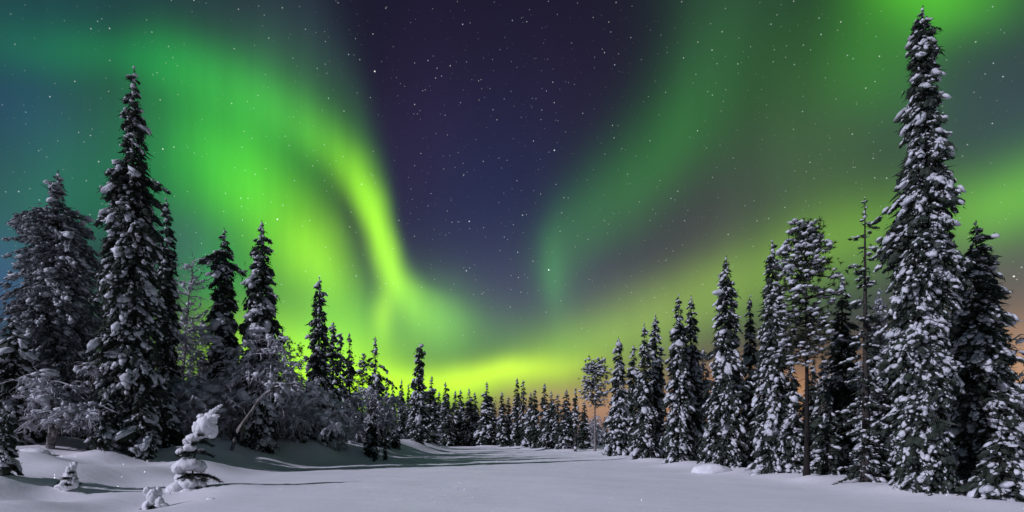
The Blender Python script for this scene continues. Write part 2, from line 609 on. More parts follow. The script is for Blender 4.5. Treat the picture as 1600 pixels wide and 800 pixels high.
def ground_z(x, y):
    x, y = np.asarray(x, float), np.asarray(y, float)
    d = left_edge(y) - x
    h = np.interp(y, [-30, 12, 19, 28, 35, 45, 70, 110], [0.4, 0.5, 0.8, 1.4, 1.65, 1.65, 1.35, 0.5])
    w = np.interp(y, [-30, 15, 25, 36, 50, 65], [10, 9, 7.5, 4.2, 5.5, 6.0])
    z = h * sstep(0, 1, d / w) + 0.035 * np.clip(d - w, 0, 40) + 0.02 * sstep(-3, 0.5, d)
    e = x - right_edge(y)
    z = z + 0.10 * sstep(-1.2, 1.2, e) + 0.03 * np.clip(e - 1, 0, 40)
    # drifted hummocks on the banks, hardly any on the river
    k = 0.34 * sstep(0, 5, d) * sstep(60, 30, y) + 0.12 * sstep(0, 4, d) + 0.10 * sstep(0, 3, e) + 0.045
    z = z + k * (np.sin(x * 0.55 + 1.3 * np.sin(y * 0.21)) * np.sin(y * 0.43 + 0.9 * np.sin(x * 0.31)) * 0.6
                 + 0.25 * np.sin(x * 1.35 + y * 0.8 + 2) * np.sin(y * 1.1 - x * 0.4))
    # hollow between the two snowed saplings at the lower left
    z = z - 0.30 * np.exp(-(((x + 11.2) / 1.3) ** 2 + ((y - 15.5) / 2.2) ** 2))
    z = z + 0.20 * np.exp(-(((x + 10.6) / 1.5) ** 2 + ((y - 18.6) / 1.6) ** 2))
    z = z + 0.12 * np.exp(-(((x + 0.5) / 9) ** 2 + ((y - 22) / 9) ** 2))
    return z


def at_flat(u, Y):
    return (u - 800.0) / 800.0 * Y, Y


# drifts banked up round the feet of the front trees: bearing, distance, radius, height
DRIFTS = [(1440, 16.4, 1.5, 0.10), (1395, 17.6, 1.0, 0.16), (1345, 19.0, 1.1, 0.12), (1300, 21.5, 1.2, 0.14), (1262, 21.6, 0.6, 0.14), (1225, 23.4, 1.2, 0.14), (1175, 26.5, 1.1, 0.14),
          (1134, 26.4, 1.3, 0.14), (1070, 32.6, 1.6, 0.24), (1015, 38.2, 1.6, 0.24), (966, 44, 1.6, 0.24), (930, 55, 1.2, 0.2), (1550, 14.4, 1.1, 0.10), (1500, 16.0, 0.9, 0.06),
          (203, 24.2, 1.6, 0.35), (160, 23.0, 1.0, 0.2), (92, 25.8, 2.0, 0.3), (22, 22.6, 1.6, 0.35), (6, 16.2, 0.8, 0.25), (350, 31, 1.6, 0.25), (400, 30.5, 1.8, 0.3), (500, 36.5, 1.4, 0.3), (652, 57, 1.6, 0.35),
          (885, 63, 1.8, 0.25), (851, 69, 2.0, 0.25), (806, 77, 2.0, 0.3), (759, 86, 2.2, 0.3), (110, 16.9, 0.9, 0.14), (60, 20.0, 1.8, 0.25), (170, 20.0, 1.6, 0.18), (300, 24.0, 2.0, 0.2)]
_ground = ground_z


def ground_z(x, y):
    z = _ground(x, y)
    for u, Y, r, h in DRIFTS:
        cx, cy = at_flat(u, Y)
        z = z + h * np.exp(-((np.asarray(x) - cx) ** 2 + ((np.asarray(y) - cy) * 1.2) ** 2) / (r * r))
    return z


def gz(x, y):
    return float(ground_z(np.array([x]), np.array([y]))[0])


def at(u, Y):
    """point of the ground that lies Y metres ahead on the bearing of u"""
    x = (u - 800.0) / 800.0 * Y
    return x, Y, gz(x, Y)


def height_to(u, Y, v):
    """height above its own ground of something at (u, Y) that reaches up to v"""
    return EYE + (680.0 - v) / 800.0 * Y - at(u, Y)[2]


def build_ground():
    def grow(a, b, s, r=1.25):
        out, x = [], a
        while x < b:
            s *= r
            x += s
            out.append(x)
        return out
    xs = np.arange(-30, 20.01, 0.32)
    xs = np.r_[[-q for q in grow(30, 3500, 0.3)][::-1], xs, grow(20, 3500, 0.3)]
    ys = np.r_[[-q for q in grow(20, 1500, 1.0)][::-1], np.arange(-20, 11.9, 1.0), np.arange(12, 45, 0.27), np.arange(45, 130, 0.7), grow(130, 4500, 0.8)]
    X, Y = np.meshgrid(xs, ys)
    Z = ground_z(X, Y)
    far = np.maximum(np.abs(X) / 60, np.abs(Y) / 140)
    Z = Z + 0.0 * far
    rng = np.random.default_rng(5)
    nx, ny = len(xs), len(ys)
    v = np.stack([X, Y, Z], -1).reshape(-1, 3)
    i = np.arange(nx * ny).reshape(ny, nx)
    f = np.stack([i[:-1, :-1], i[:-1, 1:], i[1:, 1:], i[1:, :-1]], -1).reshape(-1, 4)
    g = Geo()
    g.add(v, f)
    o = obj('ground', g.mesh('ground', 'ground'))
    o['kind'] = 'structure'


build_ground()

# ------------------------------------------------------------------ tree builders (each returns {part: mesh})
def trunk_mesh(H, r0, rng, material='bark', lean=(0, 0), wob=0.02, top=1.0):
    n = 14
    t = np.linspace(-0.03, top, n)
    tp = np.clip(t, 0, 1) ** 1.5
    ph = rng.uniform(0, 6.28, 2)
    c = np.stack([lean[0] * tp + wob * H * 0.1 * np.sin(3 * t + ph[0]), lean[1] * tp + wob * H * 0.1 * np.sin(3.7 * t + ph[1]), t * H], -1)
    c[:, :2] -= c[0, :2]
    r = r0 * (1 - np.clip(t, 0, 1) * 0.93) * (1 + 0.5 * np.exp(-np.clip(t, 0, 1) * 40))
    g = Geo()
    tubes(g, c[None], r[None], 9)
    return g.mesh('trunk', material), (lambda q: np.stack([np.interp(q, t, c[:, 0]), np.interp(q, t, c[:, 1])], -1))


def spruce(seed, H, profile, cell=0.2, snow=0.85, droop=0.75, lean=(0, 0), rough=0.22, r0=None, skirt=0.03, size=1.0,
           needle='needles', arms=(), density=1.0, core=1.0, white=1.0, fine=True, gaps=0.14, step=1.0):
    """candle spruce: whorls of drooping boughs, sprays of needles, cushions of snow.
    profile = [(height fraction, crown radius in metres)]"""
    rng = np.random.default_rng(seed)
    pt, pr = np.array(sorted(profile)).T
    tm, axis = trunk_mesh(H, r0 or (0.012 * H + 0.03), rng, lean=lean)
    ph = rng.uniform(0, 6.28, (6, 2))

    def radius(t, a):
        k = (np.sin(2 * a + 9 * t + ph[0, 0]) * 0.5 + np.sin(3 * a - 17 * t + ph[1, 0]) * 0.45 + np.sin(a + 31 * t + ph[2, 0]) * 0.5
             + np.sin(5 * a + 23 * t + ph[3, 0]) * 0.3)
        return np.interp(t, pt, pr) * (1 + rough * k)
    dz = cell * 1.55 * step
    bt, ba = [], []
    z = skirt * H
    while z < H * 0.985:
        t = z / H
        R = float(np.interp(t, pt, pr))
        n = max(3, int(round(density * 2 * math.pi * R / (cell * 2.3))))
        n = min(n, 22)
        a0 = rng.uniform(0, 6.28)
        ba.append(a0 + np.arange(n) * 2 * math.pi / n + rng.normal(0, 0.28, n))
        bt.append(np.full(n, t) + rng.normal(0, dz * 0.45 / H, n))
        z += dz * rng.uniform(0.75, 1.3)
    t, a = np.concatenate(bt).clip(0.005, 0.99), np.concatenate(ba)
    L = 0.70 * radius(t, a) * rng.uniform(0.70, 1.15, len(t))
    L = np.where(rng.random(len(t)) < 0.05, L * 1.3, L)
    gap = np.sin(4 * a + 21 * t + ph[5, 0]) * np.sin(37 * t - 2 * a + ph[5, 1]) + rng.normal(0, 0.25, len(t))
    keep = (gap < np.quantile(gap, 1 - gaps)) | (t > 0.9)
    t, a, L = t[keep], a[keep], L[keep]
    if len(arms):
        aa = np.array(arms, float)                  # (height fraction, azimuth, length)
        t, a, L = np.r_[t, aa[:, 0]], np.r_[a, aa[:, 1]], np.r_[L, aa[:, 2]]
    L = np.maximum(L, 0.06)
    dr = droop * rng.uniform(0.6, 1.35, len(t)) * (0.35 + 0.65 * (1 - t) ** 0.4)
    out = np.stack([np.cos(a), np.sin(a), np.zeros_like(a)], -1)
    tang = np.stack([-np.sin(a), np.cos(a), np.zeros_like(a)], -1)
    base = np.concatenate([axis(t), (t * H)[:, None]], 1)
    K = np.clip(np.ceil(L / (cell * 0.95)), 2, 7).astype(int)
    load = rng.choice([0.0, 0.72, 1.0, 1.4], len(L), p=[1 - snow, 0.33 * snow, 0.42 * snow, 0.25 * snow])

    def on(i, s):
        q = base[i] + out[i] * (L[i] * s)[:, None]
        q[:, 2] += L[i] * (0.22 * s - dr[i] * s ** 1.7 * 1.25)
        return q

    def tan(i, s):
        d = out[i] * L[i][:, None]
        d = d.copy()
        d[:, 2] += L[i] * (0.22 - dr[i] * 1.25 * 1.7 * s ** 0.7)
        return unit(d)
    I, S_ = [], []
    for k in range(2, 8):
        m = np.where(K == k)[0]
        for j in range(k):
            I.append(m)
            S_.append(np.full(len(m), 0.38 + 0.62 * (j + 0.7) / k))
    I, S_ = np.concatenate(I), np.concatenate(S_) + 0.0
    S_ = (S_ + rng.normal(0, 0.04, len(S_))).clip(0.2, 1.05)
    P, T = on(I, S_), tan(I, S_)
    # side fingers of the boughs
    lat = rng.normal(0, 1, len(I)) * np.minimum(L[I] * 0.22, cell * 1.1) * (1.15 - 0.55 * S_)
    P = P + tang[I] * lat[:, None]
    P[:, 2] -= np.abs(lat) * 0.5
    T = unit(T + tang[I] * (np.sign(lat) * 0.5 * np.minimum(np.abs(lat) / cell, 1))[:, None])
    g0 = np.minimum(1.0, 0.35 + L[I] * 1.6)           # small at the tip of the tree
    sc = cell * size * g0 * rng.lognormal(0, 0.34, len(I)) * (1.12 - 0.35 * S_)
    # needles
    gn = Geo()
    back = out[I][:, 1] > 0.4          # away from the clearing: fewer, coarser pieces
    bi = np.repeat(np.arange(len(I)), np.where(back, 4, 11 if fine else 9))
    N = len(bi)
    c = P[bi] + rng.normal(0, 0.42, (N, 3)) * sc[bi][:, None] * np.array([1, 1, 0.7])
    c[:, 2] -= 0.30 * sc[bi]
    D = T[bi] * 0.9 + tang[I][bi] * rng.normal(0, 0.75, N)[:, None] + rng.normal(0, 0.35, (N, 3))
    D[:, 2] -= 0.35
    blades(gn, c, D, sc[bi] * rng.uniform(0.45, 1.25, N), sc[bi] * rng.uniform(0.11, 0.25, N), rng)
    body = P.copy()
    body[:, 2] -= 0.22 * sc
    lumps(gn, body, T, np.stack([sc * 0.85, sc * 0.55, sc * 0.42], -1), rng, ICO1, 0.3, 1.0)
    # dense inner sprays along the trunk
    nc = int(60 * H * core * max(1.0, pr.max() / 1.3) / (cell / 0.2))
    ct = rng.uniform(skirt, 0.98, nc)
    ca = rng.uniform(0, 6.28, nc)
    cr = np.interp(ct, pt, pr) * rng.uniform(0.0, 0.55, nc)
    co = np.stack([np.cos(ca), np.sin(ca), np.zeros(nc)], -1)
    cp = np.concatenate([axis(ct), (ct * H)[:, None]], 1) + co * cr[:, None]
    cw = np.minimum(np.interp(ct, pt, pr), 0.9)
    blades(gn, cp, co + np.array([0, 0, -0.6]) + rng.normal(0, 0.4, (nc, 3)), cw * 0.45 + 0.05, cw * 0.10 + 0.03, rng)
    # boughs
    bs = np.linspace(0, 0.95, 5)
    big = np.where(L > min(0.35, np.quantile(L, 0.6)))[0]
    bc = np.stack([on(big, np.full(len(big), s)) for s in bs], 1)
    gb = Geo()
    tubes(gb, bc, (0.008 + 0.018 * L[big])[:, None] * np.linspace(1, 0.3, 5)[None], 3)
    # snow
    gs = Geo()
    ld = load[I] * rng.choice([0.0, 0.85, 1.0, 1.15], len(I), p=[0.12, 0.28, 0.35, 0.25])
    has = ld > 0
    mb = np.where(has & back)[0]
    lumps(gs, P[mb] + np.array([0, 0, 0.02]), T[mb], sc[mb][:, None] * np.array([0.85, 0.6, 0.45]), rng, ICO1, 0.2)
    nsub = 3
    m = np.repeat(np.where(has & ~back)[0], nsub)
    o_ = np.tile(np.linspace(-0.6, 0.6, nsub), len(m) // nsub) + rng.normal(0, 0.14, len(m))
    q = P[m] + T[m] * (o_ * sc[m])[:, None] + rng.normal(0, 0.17, (len(m), 3)) * sc[m][:, None]
    q[:, 2] += sc[m] * 0.10
    k1 = sc[m] * ld[m] * rng.lognormal(-0.16, 0.26, len(m))
    s3 = np.stack([k1 * rng.uniform(0.50, 0.78, len(m)), k1 * rng.uniform(0.32, 0.50, len(m)), k1 * rng.uniform(0.22, 0.36, len(m)) * white], -1)
    lumps(gs, q, T[m] + rng.normal(0, 0.25, (len(m), 3)), s3, rng, ICO1, 0.16)
    # cushions where several boughs carry one load
    cu = np.where((rng.random(len(I)) < 0.02) & (load[I] > 0.9))[0]
    s4 = np.stack([sc[cu] * 1.25, sc[cu] * 0.9, sc[cu] * 0.7], -1)
    lumps(gs, P[cu] + np.array([0, 0, 0.05]), T[cu], s4, rng, ICO2)
    # loaded leader
    k = max(4, int(0.06 * H / (cell * 0.5)))
    lt = np.linspace(0.935, 1.0, k)
    lp = np.concatenate([axis(lt), (lt * H)[:, None]], 1) + rng.normal(0, 0.02, (k, 3))
    lr = np.linspace(0.5, 0.22, k) * cell
    lumps(gs, lp[::2], np.tile([0.25, 0.1, 1.0], (len(lp[::2]), 1)) + rng.normal(0, 0.2, (len(lp[::2]), 3)), np.stack([lr * 1.3, lr, lr], -1)[::2] * min(1, size), rng, flat=1.0)
    nn = k * 14
    li = rng.integers(0, k, nn)
    blades(gn, lp[li], rng.normal(0, 1, (nn, 3)) + np.array([0, 0, 0.3]), lr[li] * rng.uniform(1.0, 2.4, nn), lr[li] * 0.4, rng)
    return {'trunk': tm, 'boughs': gb.mesh('boughs', 'bark'), 'crown': gn.mesh('crown', needle, False), 'snow': gs.mesh('snow', 'tree_snow')}


def pine(seed, H, crown_from, R, cell=0.22, stem='pine_bark', snow=0.7, lean=(0, 0), r0=None, tufts=90, profile=None):
    """tall pine: bare stem, crooked limbs, rounded tufts under snow"""
    rng = np.random.default_rng(seed)
    tm, axis = trunk_mesh(H * 0.97, r0 or 0.011 * H + 0.03, rng, stem, lean=lean, wob=0.05)
    prof = profile or [(0, 0.45), (0.25, 1.0), (0.6, 0.9), (0.85, 0.55), (1.0, 0.2)]
    pt, pr = np.array(prof).T
    n = tufts
    f = rng.uniform(0, 1, n) ** 0.9
    t = crown_from + (1 - crown_from) * f
    a = rng.uniform(0, 6.28, n)
    L = R * np.interp(f, pt, pr) * rng.uniform(0.35, 1.08, n)
    out = np.stack([np.cos(a), np.sin(a), np.zeros(n)], -1)
    b = np.concatenate([axis(t), (t * H)[:, None]], 1)
    tip = b + out * L[:, None]
    tip[:, 2] += L * rng.uniform(-0.25, 0.35, n)
    b[:, 2] -= L * 0.15
    gb = Geo()
    s = np.linspace(0, 1, 5)[None, :, None]
    mid = b[:, None] * (1 - s) + tip[:, None] * s
    mid[:, 1:4, 2] += rng.normal(0, 0.05, (n, 3)) * L[:, None]
    tubes(gb, mid, (0.012 + 0.022 * L)[:, None] * np.linspace(1, 0.35, 5)[None], 4)
    # dead stubs below the crown
    k = 14
    dt = rng.uniform(crown_from * 0.35, crown_from, k)
    da = rng.uniform(0, 6.28, k)
    db = np.concatenate([axis(dt), (dt * H)[:, None]], 1)
    dl = rng.uniform(0.25, 0.9, k)
    dd = np.stack([np.cos(da), np.sin(da), rng.uniform(-0.5, 0.1, k)], -1)
    dc = db[:, None] + s * (dd * dl[:, None])[:, None]
    dc[:, :, 2] -= 0.25 * (s[..., 0] ** 2) * dl[:, None]
    tubes(gb, dc, np.full((k, 5), 0.012), 3)
    # each limb ends in a spray of tufts
    per = 7
    ti = np.repeat(np.arange(n), per)
    tc = tip[ti] + rng.normal(0, 1, (n * per, 3)) * np.array([1.5, 1.5, 0.7]) * cell
    tr = cell * rng.lognormal(-0.05, 0.25, n * per)
    gn = Geo()
    nb = 20
    bi = np.repeat(np.arange(len(tc)), nb)
    D = rng.normal(0, 1, (len(bi), 3)) + out[ti][bi] * 0.5
    D[:, 2] += 0.15
    blades(gn, tc[bi], D, tr[bi] * rng.uniform(0.7, 1.35, len(bi)), tr[bi] * rng.uniform(0.10, 0.22, len(bi)), rng)
    gs = Geo()
    m = np.where(rng.random(len(tc)) < snow)[0]
    q = tc[m].copy()
    q[:, 2] += tr[m] * 0.28
    lumps(gs, q, out[ti][m] + rng.normal(0, 0.5, (len(m), 3)) * np.array([1, 1, 0.2]),
          np.stack([tr[m] * 0.85, tr[m] * 0.66, tr[m] * 0.45], -1), rng, ICO2 if cell < 0.2 else ICO1)
    return {'trunk': tm, 'limbs': gb.mesh('limbs', 'pine_bark'), 'crown': gn.mesh('crown', 'pine_needles', False), 'snow': gs.mesh('snow', 'tree_snow')}


def birch(seed, stems, n1=16, n2=9, n3=4, l1=1.6, droop=0.9, frost=1.0, load=0.5, spread=0.9, start=0.3, cap=()):
    """frost-bound birch: stems = list of (control points, base radius)"""
    rng = np.random.default_rng(seed)
    gt, gw, gs = Geo(), Geo(), Geo()

    def poly(p0, d, L, dr, n, wig):
        s = np.linspace(0, 1, n)[None, :, None]
        c = p0[:, None] + (d * L[:, None])[:, None] * s
        c[..., 2] -= dr[:, None] * L[:, None] * s[..., 0] ** 2
        w = np.cumsum(rng.normal(0, 1, c.shape), axis=1) * wig * L[:, None, None] / n
        return c + w * s
    for pts, r0 in stems:
        pts = np.array(pts, float)
        d = np.r_[0, np.cumsum(np.linalg.norm(np.diff(pts, axis=0), axis=1))]
        n = 16
        q = np.linspace(0, d[-1], n)
        c = np.stack([np.interp(q, d, pts[:, k]) for k in range(3)], -1)
        for _ in range(2):
            c[1:-1] = (c[:-2] + 2 * c[1:-1] + c[2:]) / 4
        c[1:-1] += rng.normal(0, 0.015, (n - 2, 3)) * d[-1] * 0.3
        r = r0 * np.linspace(1, 0.25, n)
        tubes(gt, c[None], r[None], 8)
        cs = c.copy()
        cs[:, 2] += r * 0.75
        flatness = 1 - np.abs(unit(np.gradient(c, axis=0))[:, 2])
        tubes(gs, cs[None], (r * (0.25 + 0.9 * flatness))[None], 7)
        # branches
        k = n1
        bt = rng.uniform(start, 1.0, k)
        ii = bt * (n - 1)
        p0 = np.stack([np.interp(ii, np.arange(n), c[:, j]) for j in range(3)], -1)
        a = rng.uniform(0, 6.28, k)
        dd = np.stack([np.cos(a) * spread, np.sin(a) * spread, rng.uniform(0.1, 1.0, k)], -1)
        L = l1 * rng.uniform(0.5, 1.15, k)
        B = poly(p0, unit(dd), L, droop * rng.uniform(0.35, 1.15, k), 7, 0.6)
        rb = (0.012 + 0.010 * L)[:, None] * np.linspace(1, 0.45, 7)[None]
        tubes(gw, B, rb * (0.8 + 0.5 * frost), 4)
        Bs = B.copy()
        Bs[..., 2] += rb * 1.0
        tubes(gs, Bs, rb * (0.6 + 1.6 * load), 4)
        # twigs of two orders
        for lev, (k2, l2, rr) in enumerate(((n2, 0.42, 0.010), (n3, 0.42, 0.0075))):
            src = B
            M_ = len(src)
            bi = np.repeat(np.arange(M_), k2)
            sidx = rng.uniform(1.0, src.shape[1] - 1.01, len(bi))
            i0 = sidx.astype(int)
            fr = (sidx - i0)[:, None]
            p0 = src[bi, i0] * (1 - fr) + src[bi, i0 + 1] * fr
            par = unit(src[bi, i0 + 1] - src[bi, i0])
            dd = unit(par * 0.7 + rng.normal(0, 0.8, (len(bi), 3)) * np.array([1, 1, 0.6]))
            Lp = np.linalg.norm(src[:, -1] - src[:, 0], axis=1)[bi]
            L = np.maximum(0.12, l2 * np.minimum(Lp, 1.4) * rng.uniform(0.5, 1.2, len(bi)))
            C = poly(p0, dd, L, 0.45 * droop * rng.uniform(0.2, 1.4, len(bi)), 5 - lev, 0.7)
            R_ = np.full(C.shape[:2], rr * (0.8 + frost * 0.6)) * np.linspace(1, 0.5, 5 - lev)[None]
            tubes(gw, C, R_, 3)
            if lev == 0 and load > 0:
                m = np.where(rng.random(len(C)) < load)[0]
                Cs = C[m].copy()
                Cs[..., 2] += R_[m]
                tubes(gs, Cs, R_[m] * 1.7, 4)
                # blobs of snow caught in the forks
                k_ = np.where(rng.random(len(C)) < load * 0.85)[0]
                rad = 0.09 * rng.lognormal(0, 0.45, len(k_))
                lumps(gs, C[k_, 1], C[k_, 2] - C[k_, 0], np.stack([rad * 1.6, rad, rad * 0.8], -1), rng, ICO1)
            B = C
    for (p, s3) in cap:
        k = 7
        pp = np.array(p) + rng.normal(0, 0.45, (k, 3)) * np.array(s3)
        lumps(gs, pp, rng.normal(0, 1, (k, 3)) * np.array([1, 1, 0.1]), np.tile(np.array(s3) * 0.75, (k, 1)), rng, ICO3, 0.05)
    return {'trunk': gt.mesh('trunk', 'birch_bark'), 'twigs': gw.mesh('twigs', 'rime'), 'snow': gs.mesh('snow', 'tree_snow')}


def plant(name, label, cat, meshes, loc, rotz=0.0, group=None, scale=None, tilt=(0.0, 0.0)):
    o = thing(name, label, cat, loc, rotz, group, scale)
    o.rotation_euler = (tilt[0], tilt[1], rotz)
    crown = None
    for k in ('trunk', 'boughs', 'limbs', 'twigs', 'crown'):
        if k in meshes:
            p = obj(k, meshes[k], o)
            if k != 'trunk':
                p['kind'] = 'stuff'
            if k in ('crown', 'twigs'):
                crown = p
    if 'snow' in meshes:
        obj('snow', meshes['snow'], crown or o)['kind'] = 'stuff'
    return o


def px_profile(H, Y, rows):
    """crown half-widths sighted at Y metres: rows of (height fraction, half-width as sighted)"""
    return [(t, w / 800.0 * Y) for t, w in rows]
# ------------------------------------------------------------------ the trees one can tell apart
def put_spruce(seed, u, Y, vtop, rows, label, name='spruce_tree', ulean=0.0, **kw):
    H = height_to(u, Y, vtop)
    x, y, z = at(u, Y)
    kw.setdefault('fine', Y < 29)
    if ulean:
        kw['lean'] = (ulean / 800.0 * Y, 0.0)
    return plant(name, label, 'tree', spruce(seed, H, px_profile(H, Y, rows), **kw), (x, y, z))


PI = math.pi
# left bank
put_spruce(11, 203, 25, 106, [(0, 42), (0.1, 54), (0.3, 50), (0.45, 48), (0.6, 46), (0.70, 40), (0.78, 27), (0.86, 18), (0.94, 11), (1, 4)],
           'tallest snow-hung spruce on the left bank, narrow spire against green aurora', ulean=8, cell=0.25, snow=0.62, droop=1.05, rough=0.26,
           arms=[(0.66, PI, 1.75), (0.645, PI - 0.2, 1.5), (0.72, 0.1, 1.75), (0.74, PI + .1, 1.25), (0.62, 0.0, 1.9), (0.69, -0.1, 1.5), (0.5, PI, 1.9), (0.48, 2.9, 1.8)])
put_spruce(12, 92, 27, 268, [(0, 60), (0.1, 84), (0.25, 94), (0.45, 90), (0.62, 76), (0.76, 62), (0.86, 48), (0.88, 18), (0.95, 11), (1, 3)],
           'broad ragged frost-grey spruce at far left with a small pointed top', cell=0.28, snow=0.45, droop=0.7, rough=0.24, needle='rimed', size=0.82, density=1.15,
           arms=[(0.86, PI, 2.1), (0.85, 2.9, 2.0), (0.84, PI + .15, 2.0), (0.83, 0, 1.6), (0.70, PI, 2.4), (0.69, 2.8, 2.3), (0.55, PI, 2.9)])
put_spruce(13, 258, 31, 310, [(0, 22), (0.3, 24), (0.6, 21), (0.8, 15), (0.95, 8), (1, 3)],
           'slim dark spruce half hidden close behind the tallest left-bank spruce', cell=0.24, snow=0.55, droop=0.9, rough=0.2)
put_spruce(14, 350, 33, 358, [(0, 28), (0.2, 32), (0.45, 30), (0.65, 26), (0.8, 20), (0.9, 14), (0.96, 7), (1, 3)],
           'spruce on the left bank with one long snowy bough reaching out left', cell=0.25, snow=0.7, droop=0.95, rough=0.24,
           arms=[(0.885, PI, 1.55), (0.88, PI - .1, 1.4), (0.885, PI + .12, 1.3), (0.84, 0, 1.15), (0.83, 0.15, 1.1)])
put_spruce(15, 407, 32, 345, [(0, 34), (0.2, 38), (0.45, 37), (0.6, 34), (0.75, 25), (0.86, 16), (0.91, 8), (0.96, 5), (1, 2)],
           'cone-shaped snowy spruce with a thin bare tip, right beside the long-boughed spruce', cell=0.25, snow=0.66, droop=1.05, rough=0.22,
           arms=[(0.925, 0, 0.5), (0.925, PI, 0.45), (0.895, 0.2, 0.55), (0.895, PI, 0.65)])
put_spruce(16, 499, 38, 434, [(0, 22), (0.2, 25), (0.5, 22), (0.7, 17), (0.85, 12), (0.95, 7), (1, 3)],
           'slender snow-flecked spire spruce right of the bent birches', cell=0.26, snow=0.72, droop=0.85)
put_spruce(17, 520, 41, 503, [(0, 15), (0.4, 15), (0.8, 9), (1, 3)], 'thin spruce with a tufted tip just right of the left-bank spire', cell=0.3, snow=0.5)
put_spruce(18, 532, 43, 522, [(0, 14), (0.4, 13), (0.8, 9), (1, 4)], 'thin spruce with a crooked tip, second right of the left-bank spire', cell=0.3, snow=0.5)
put_spruce(19, 546, 47, 520, [(0, 12), (0.4, 12), (0.75, 8), (1, 3)], 'slim straight dark spruce, third right of the left-bank spire', cell=0.3, snow=0.55)
put_spruce(20, 587, 50, 527, [(0, 18), (0.3, 20), (0.55, 17), (0.66, 12), (0.7, 7), (0.85, 6), (1, 2)], 'spruce with a sparse thin upper stem left of the lone far spruce',
           cell=0.3, snow=0.55, density=0.8, arms=[(0.74, 0, 1.2), (0.63, 0.1, 1.9), (0.8, PI, 0.7)])
put_spruce(21, 652, 58, 537, [(0, 16), (0.25, 19), (0.5, 15), (0.7, 10), (0.85, 8), (0.95, 9), (1, 4)],
           'lone tall club-topped spruce at the end of the left bank', cell=0.30, snow=0.82, ulean=4, rough=0.3)
plant('pine_tree', 'small airy pine with aurora showing through, behind the bent birches', 'tree',
      pine(22, height_to(455, 44, 528), 0.3, 1.9, cell=0.20, snow=0.12, tufts=42), at(455, 44))
plant('pine_tree', 'low round-topped dark pine left of the sparse-stemmed spruce', 'tree',
      pine(23, height_to(566, 50, 555), 0.35, 1.5, cell=0.24, snow=0.3, tufts=36), at(566, 50))

# right bank
put_spruce(31, 1440, 16.7, 12, [(0, 56), (0.06, 57), (0.2, 54), (0.34, 55), (0.46, 55), (0.58, 56), (0.64, 49), (0.69, 36), (0.8, 32), (0.88, 27), (0.95, 22), (1, 10)],
           'giant snow-plastered spruce on the right, taller than every other tree', ulean=-2, cell=0.155, snow=0.80, droop=0.95, rough=0.38, white=1.1)
put_spruce(32, 1527, 18.5, 345, [(0, 84), (0.2, 80), (0.4, 68), (0.6, 52), (0.75, 36), (0.88, 22), (1, 5)],
           'snowy spruce just right of the giant, second at the right edge', cell=0.18, snow=0.74, droop=0.7, rough=0.28)
put_spruce(33, 1353, 20, 310, [(0, 46), (0.15, 45), (0.35, 38), (0.5, 28), (0.65, 20), (0.8, 17), (0.92, 12), (1, 4)],
           'thin sparse spruce with separate bare whorls left of the giant', cell=0.16, snow=0.7, droop=0.3, rough=0.4, density=0.6, core=0.12, size=0.72, step=1.9, gaps=0.2,
           arms=[(0.86, PI, 0.62), (0.82, 0, 0.6), (0.9, 0, 0.45), (0.76, PI, 0.65)])
put_spruce(34, 1316, 25, 430, [(0, 34), (0.3, 34), (0.6, 26), (0.8, 15), (1, 3)], 'dark lightly snowed spruce between the tall pine and the sparse spruce',
           cell=0.2, snow=0.4, droop=0.7)
put_spruce(35, 1208, 24.5, 376, [(0, 36), (0.2, 38), (0.4, 33), (0.6, 29), (0.75, 22), (0.88, 13), (1, 4)],
           'tall snow-clad spruce close left of the tall right-bank pine', cell=0.19, snow=0.78, droop=0.9, rough=0.26)
put_spruce(36, 1172, 29, 463, [(0, 24), (0.3, 23), (0.6, 17), (0.8, 12), (1, 3)], 'narrow half-shaded spruce between two taller snow-clad spruces on the right',
           cell=0.2, snow=0.72, droop=0.9, rough=0.24)
put_spruce(37, 1134, 27.5, 400, [(0, 38), (0.15, 42), (0.35, 38), (0.55, 30), (0.72, 22), (0.86, 15), (0.96, 8), (1, 3)],
           'tall snow-clad spruce with the snow mound at its foot', cell=0.2, snow=0.78, droop=0.9, rough=0.26)
put_spruce(38, 1060, 33.5, 462, [(0, 28), (0.2, 30), (0.5, 24), (0.8, 14), (1, 5)], 'left tree of the close twin spruces mid right', cell=0.22, snow=0.76, droop=0.9, rough=0.22)
put_spruce(39, 1080, 34.5, 462, [(0, 26), (0.2, 28), (0.5, 23), (0.8, 13), (1, 5)], 'right tree of the close twin spruces mid right', cell=0.22, snow=0.82, droop=0.9, rough=0.22)
put_spruce(40, 1006, 39, 506, [(0, 26), (0.3, 25), (0.6, 17), (0.85, 9), (1, 3)], 'snowy spruce with a lower tip, front of a pair left of the twin spruces', cell=0.24, snow=0.74, droop=0.8)
put_spruce(41, 1024, 40.5, 491, [(0, 24), (0.3, 24), (0.6, 17), (0.85, 10), (1, 4)], 'snowy spruce with a taller tip, rear of a pair left of the twin spruces', cell=0.24, snow=0.74, droop=0.8)
put_spruce(42, 966, 45, 527, [(0, 24), (0.2, 26), (0.5, 19), (0.8, 10), (1, 4)], 'full snowy spruce next right of the flat-crowned pine', cell=0.26, snow=0.76, droop=0.85)
put_spruce(43, 989, 49, 540, [(0, 18), (0.4, 17), (0.8, 9), (1, 3)], 'dim spruce peeping out behind the full spruce beside the flat-crowned pine', cell=0.28, snow=0.65)
plant('pine_tree', 'tall pine with bare dark stem and broad snowy crown on the right bank', 'tree',
      pine(44, height_to(1260, 22.3, 353), 0.44, 1.2, cell=0.15, snow=0.36, tufts=200, r0=0.12, lean=(-0.1, 0),
           profile=[(0, 0.5), (0.12, 0.7), (0.35, 0.95), (0.62, 1.0), (0.82, 0.7), (1.0, 0.15)]), at(1260, 22.3))
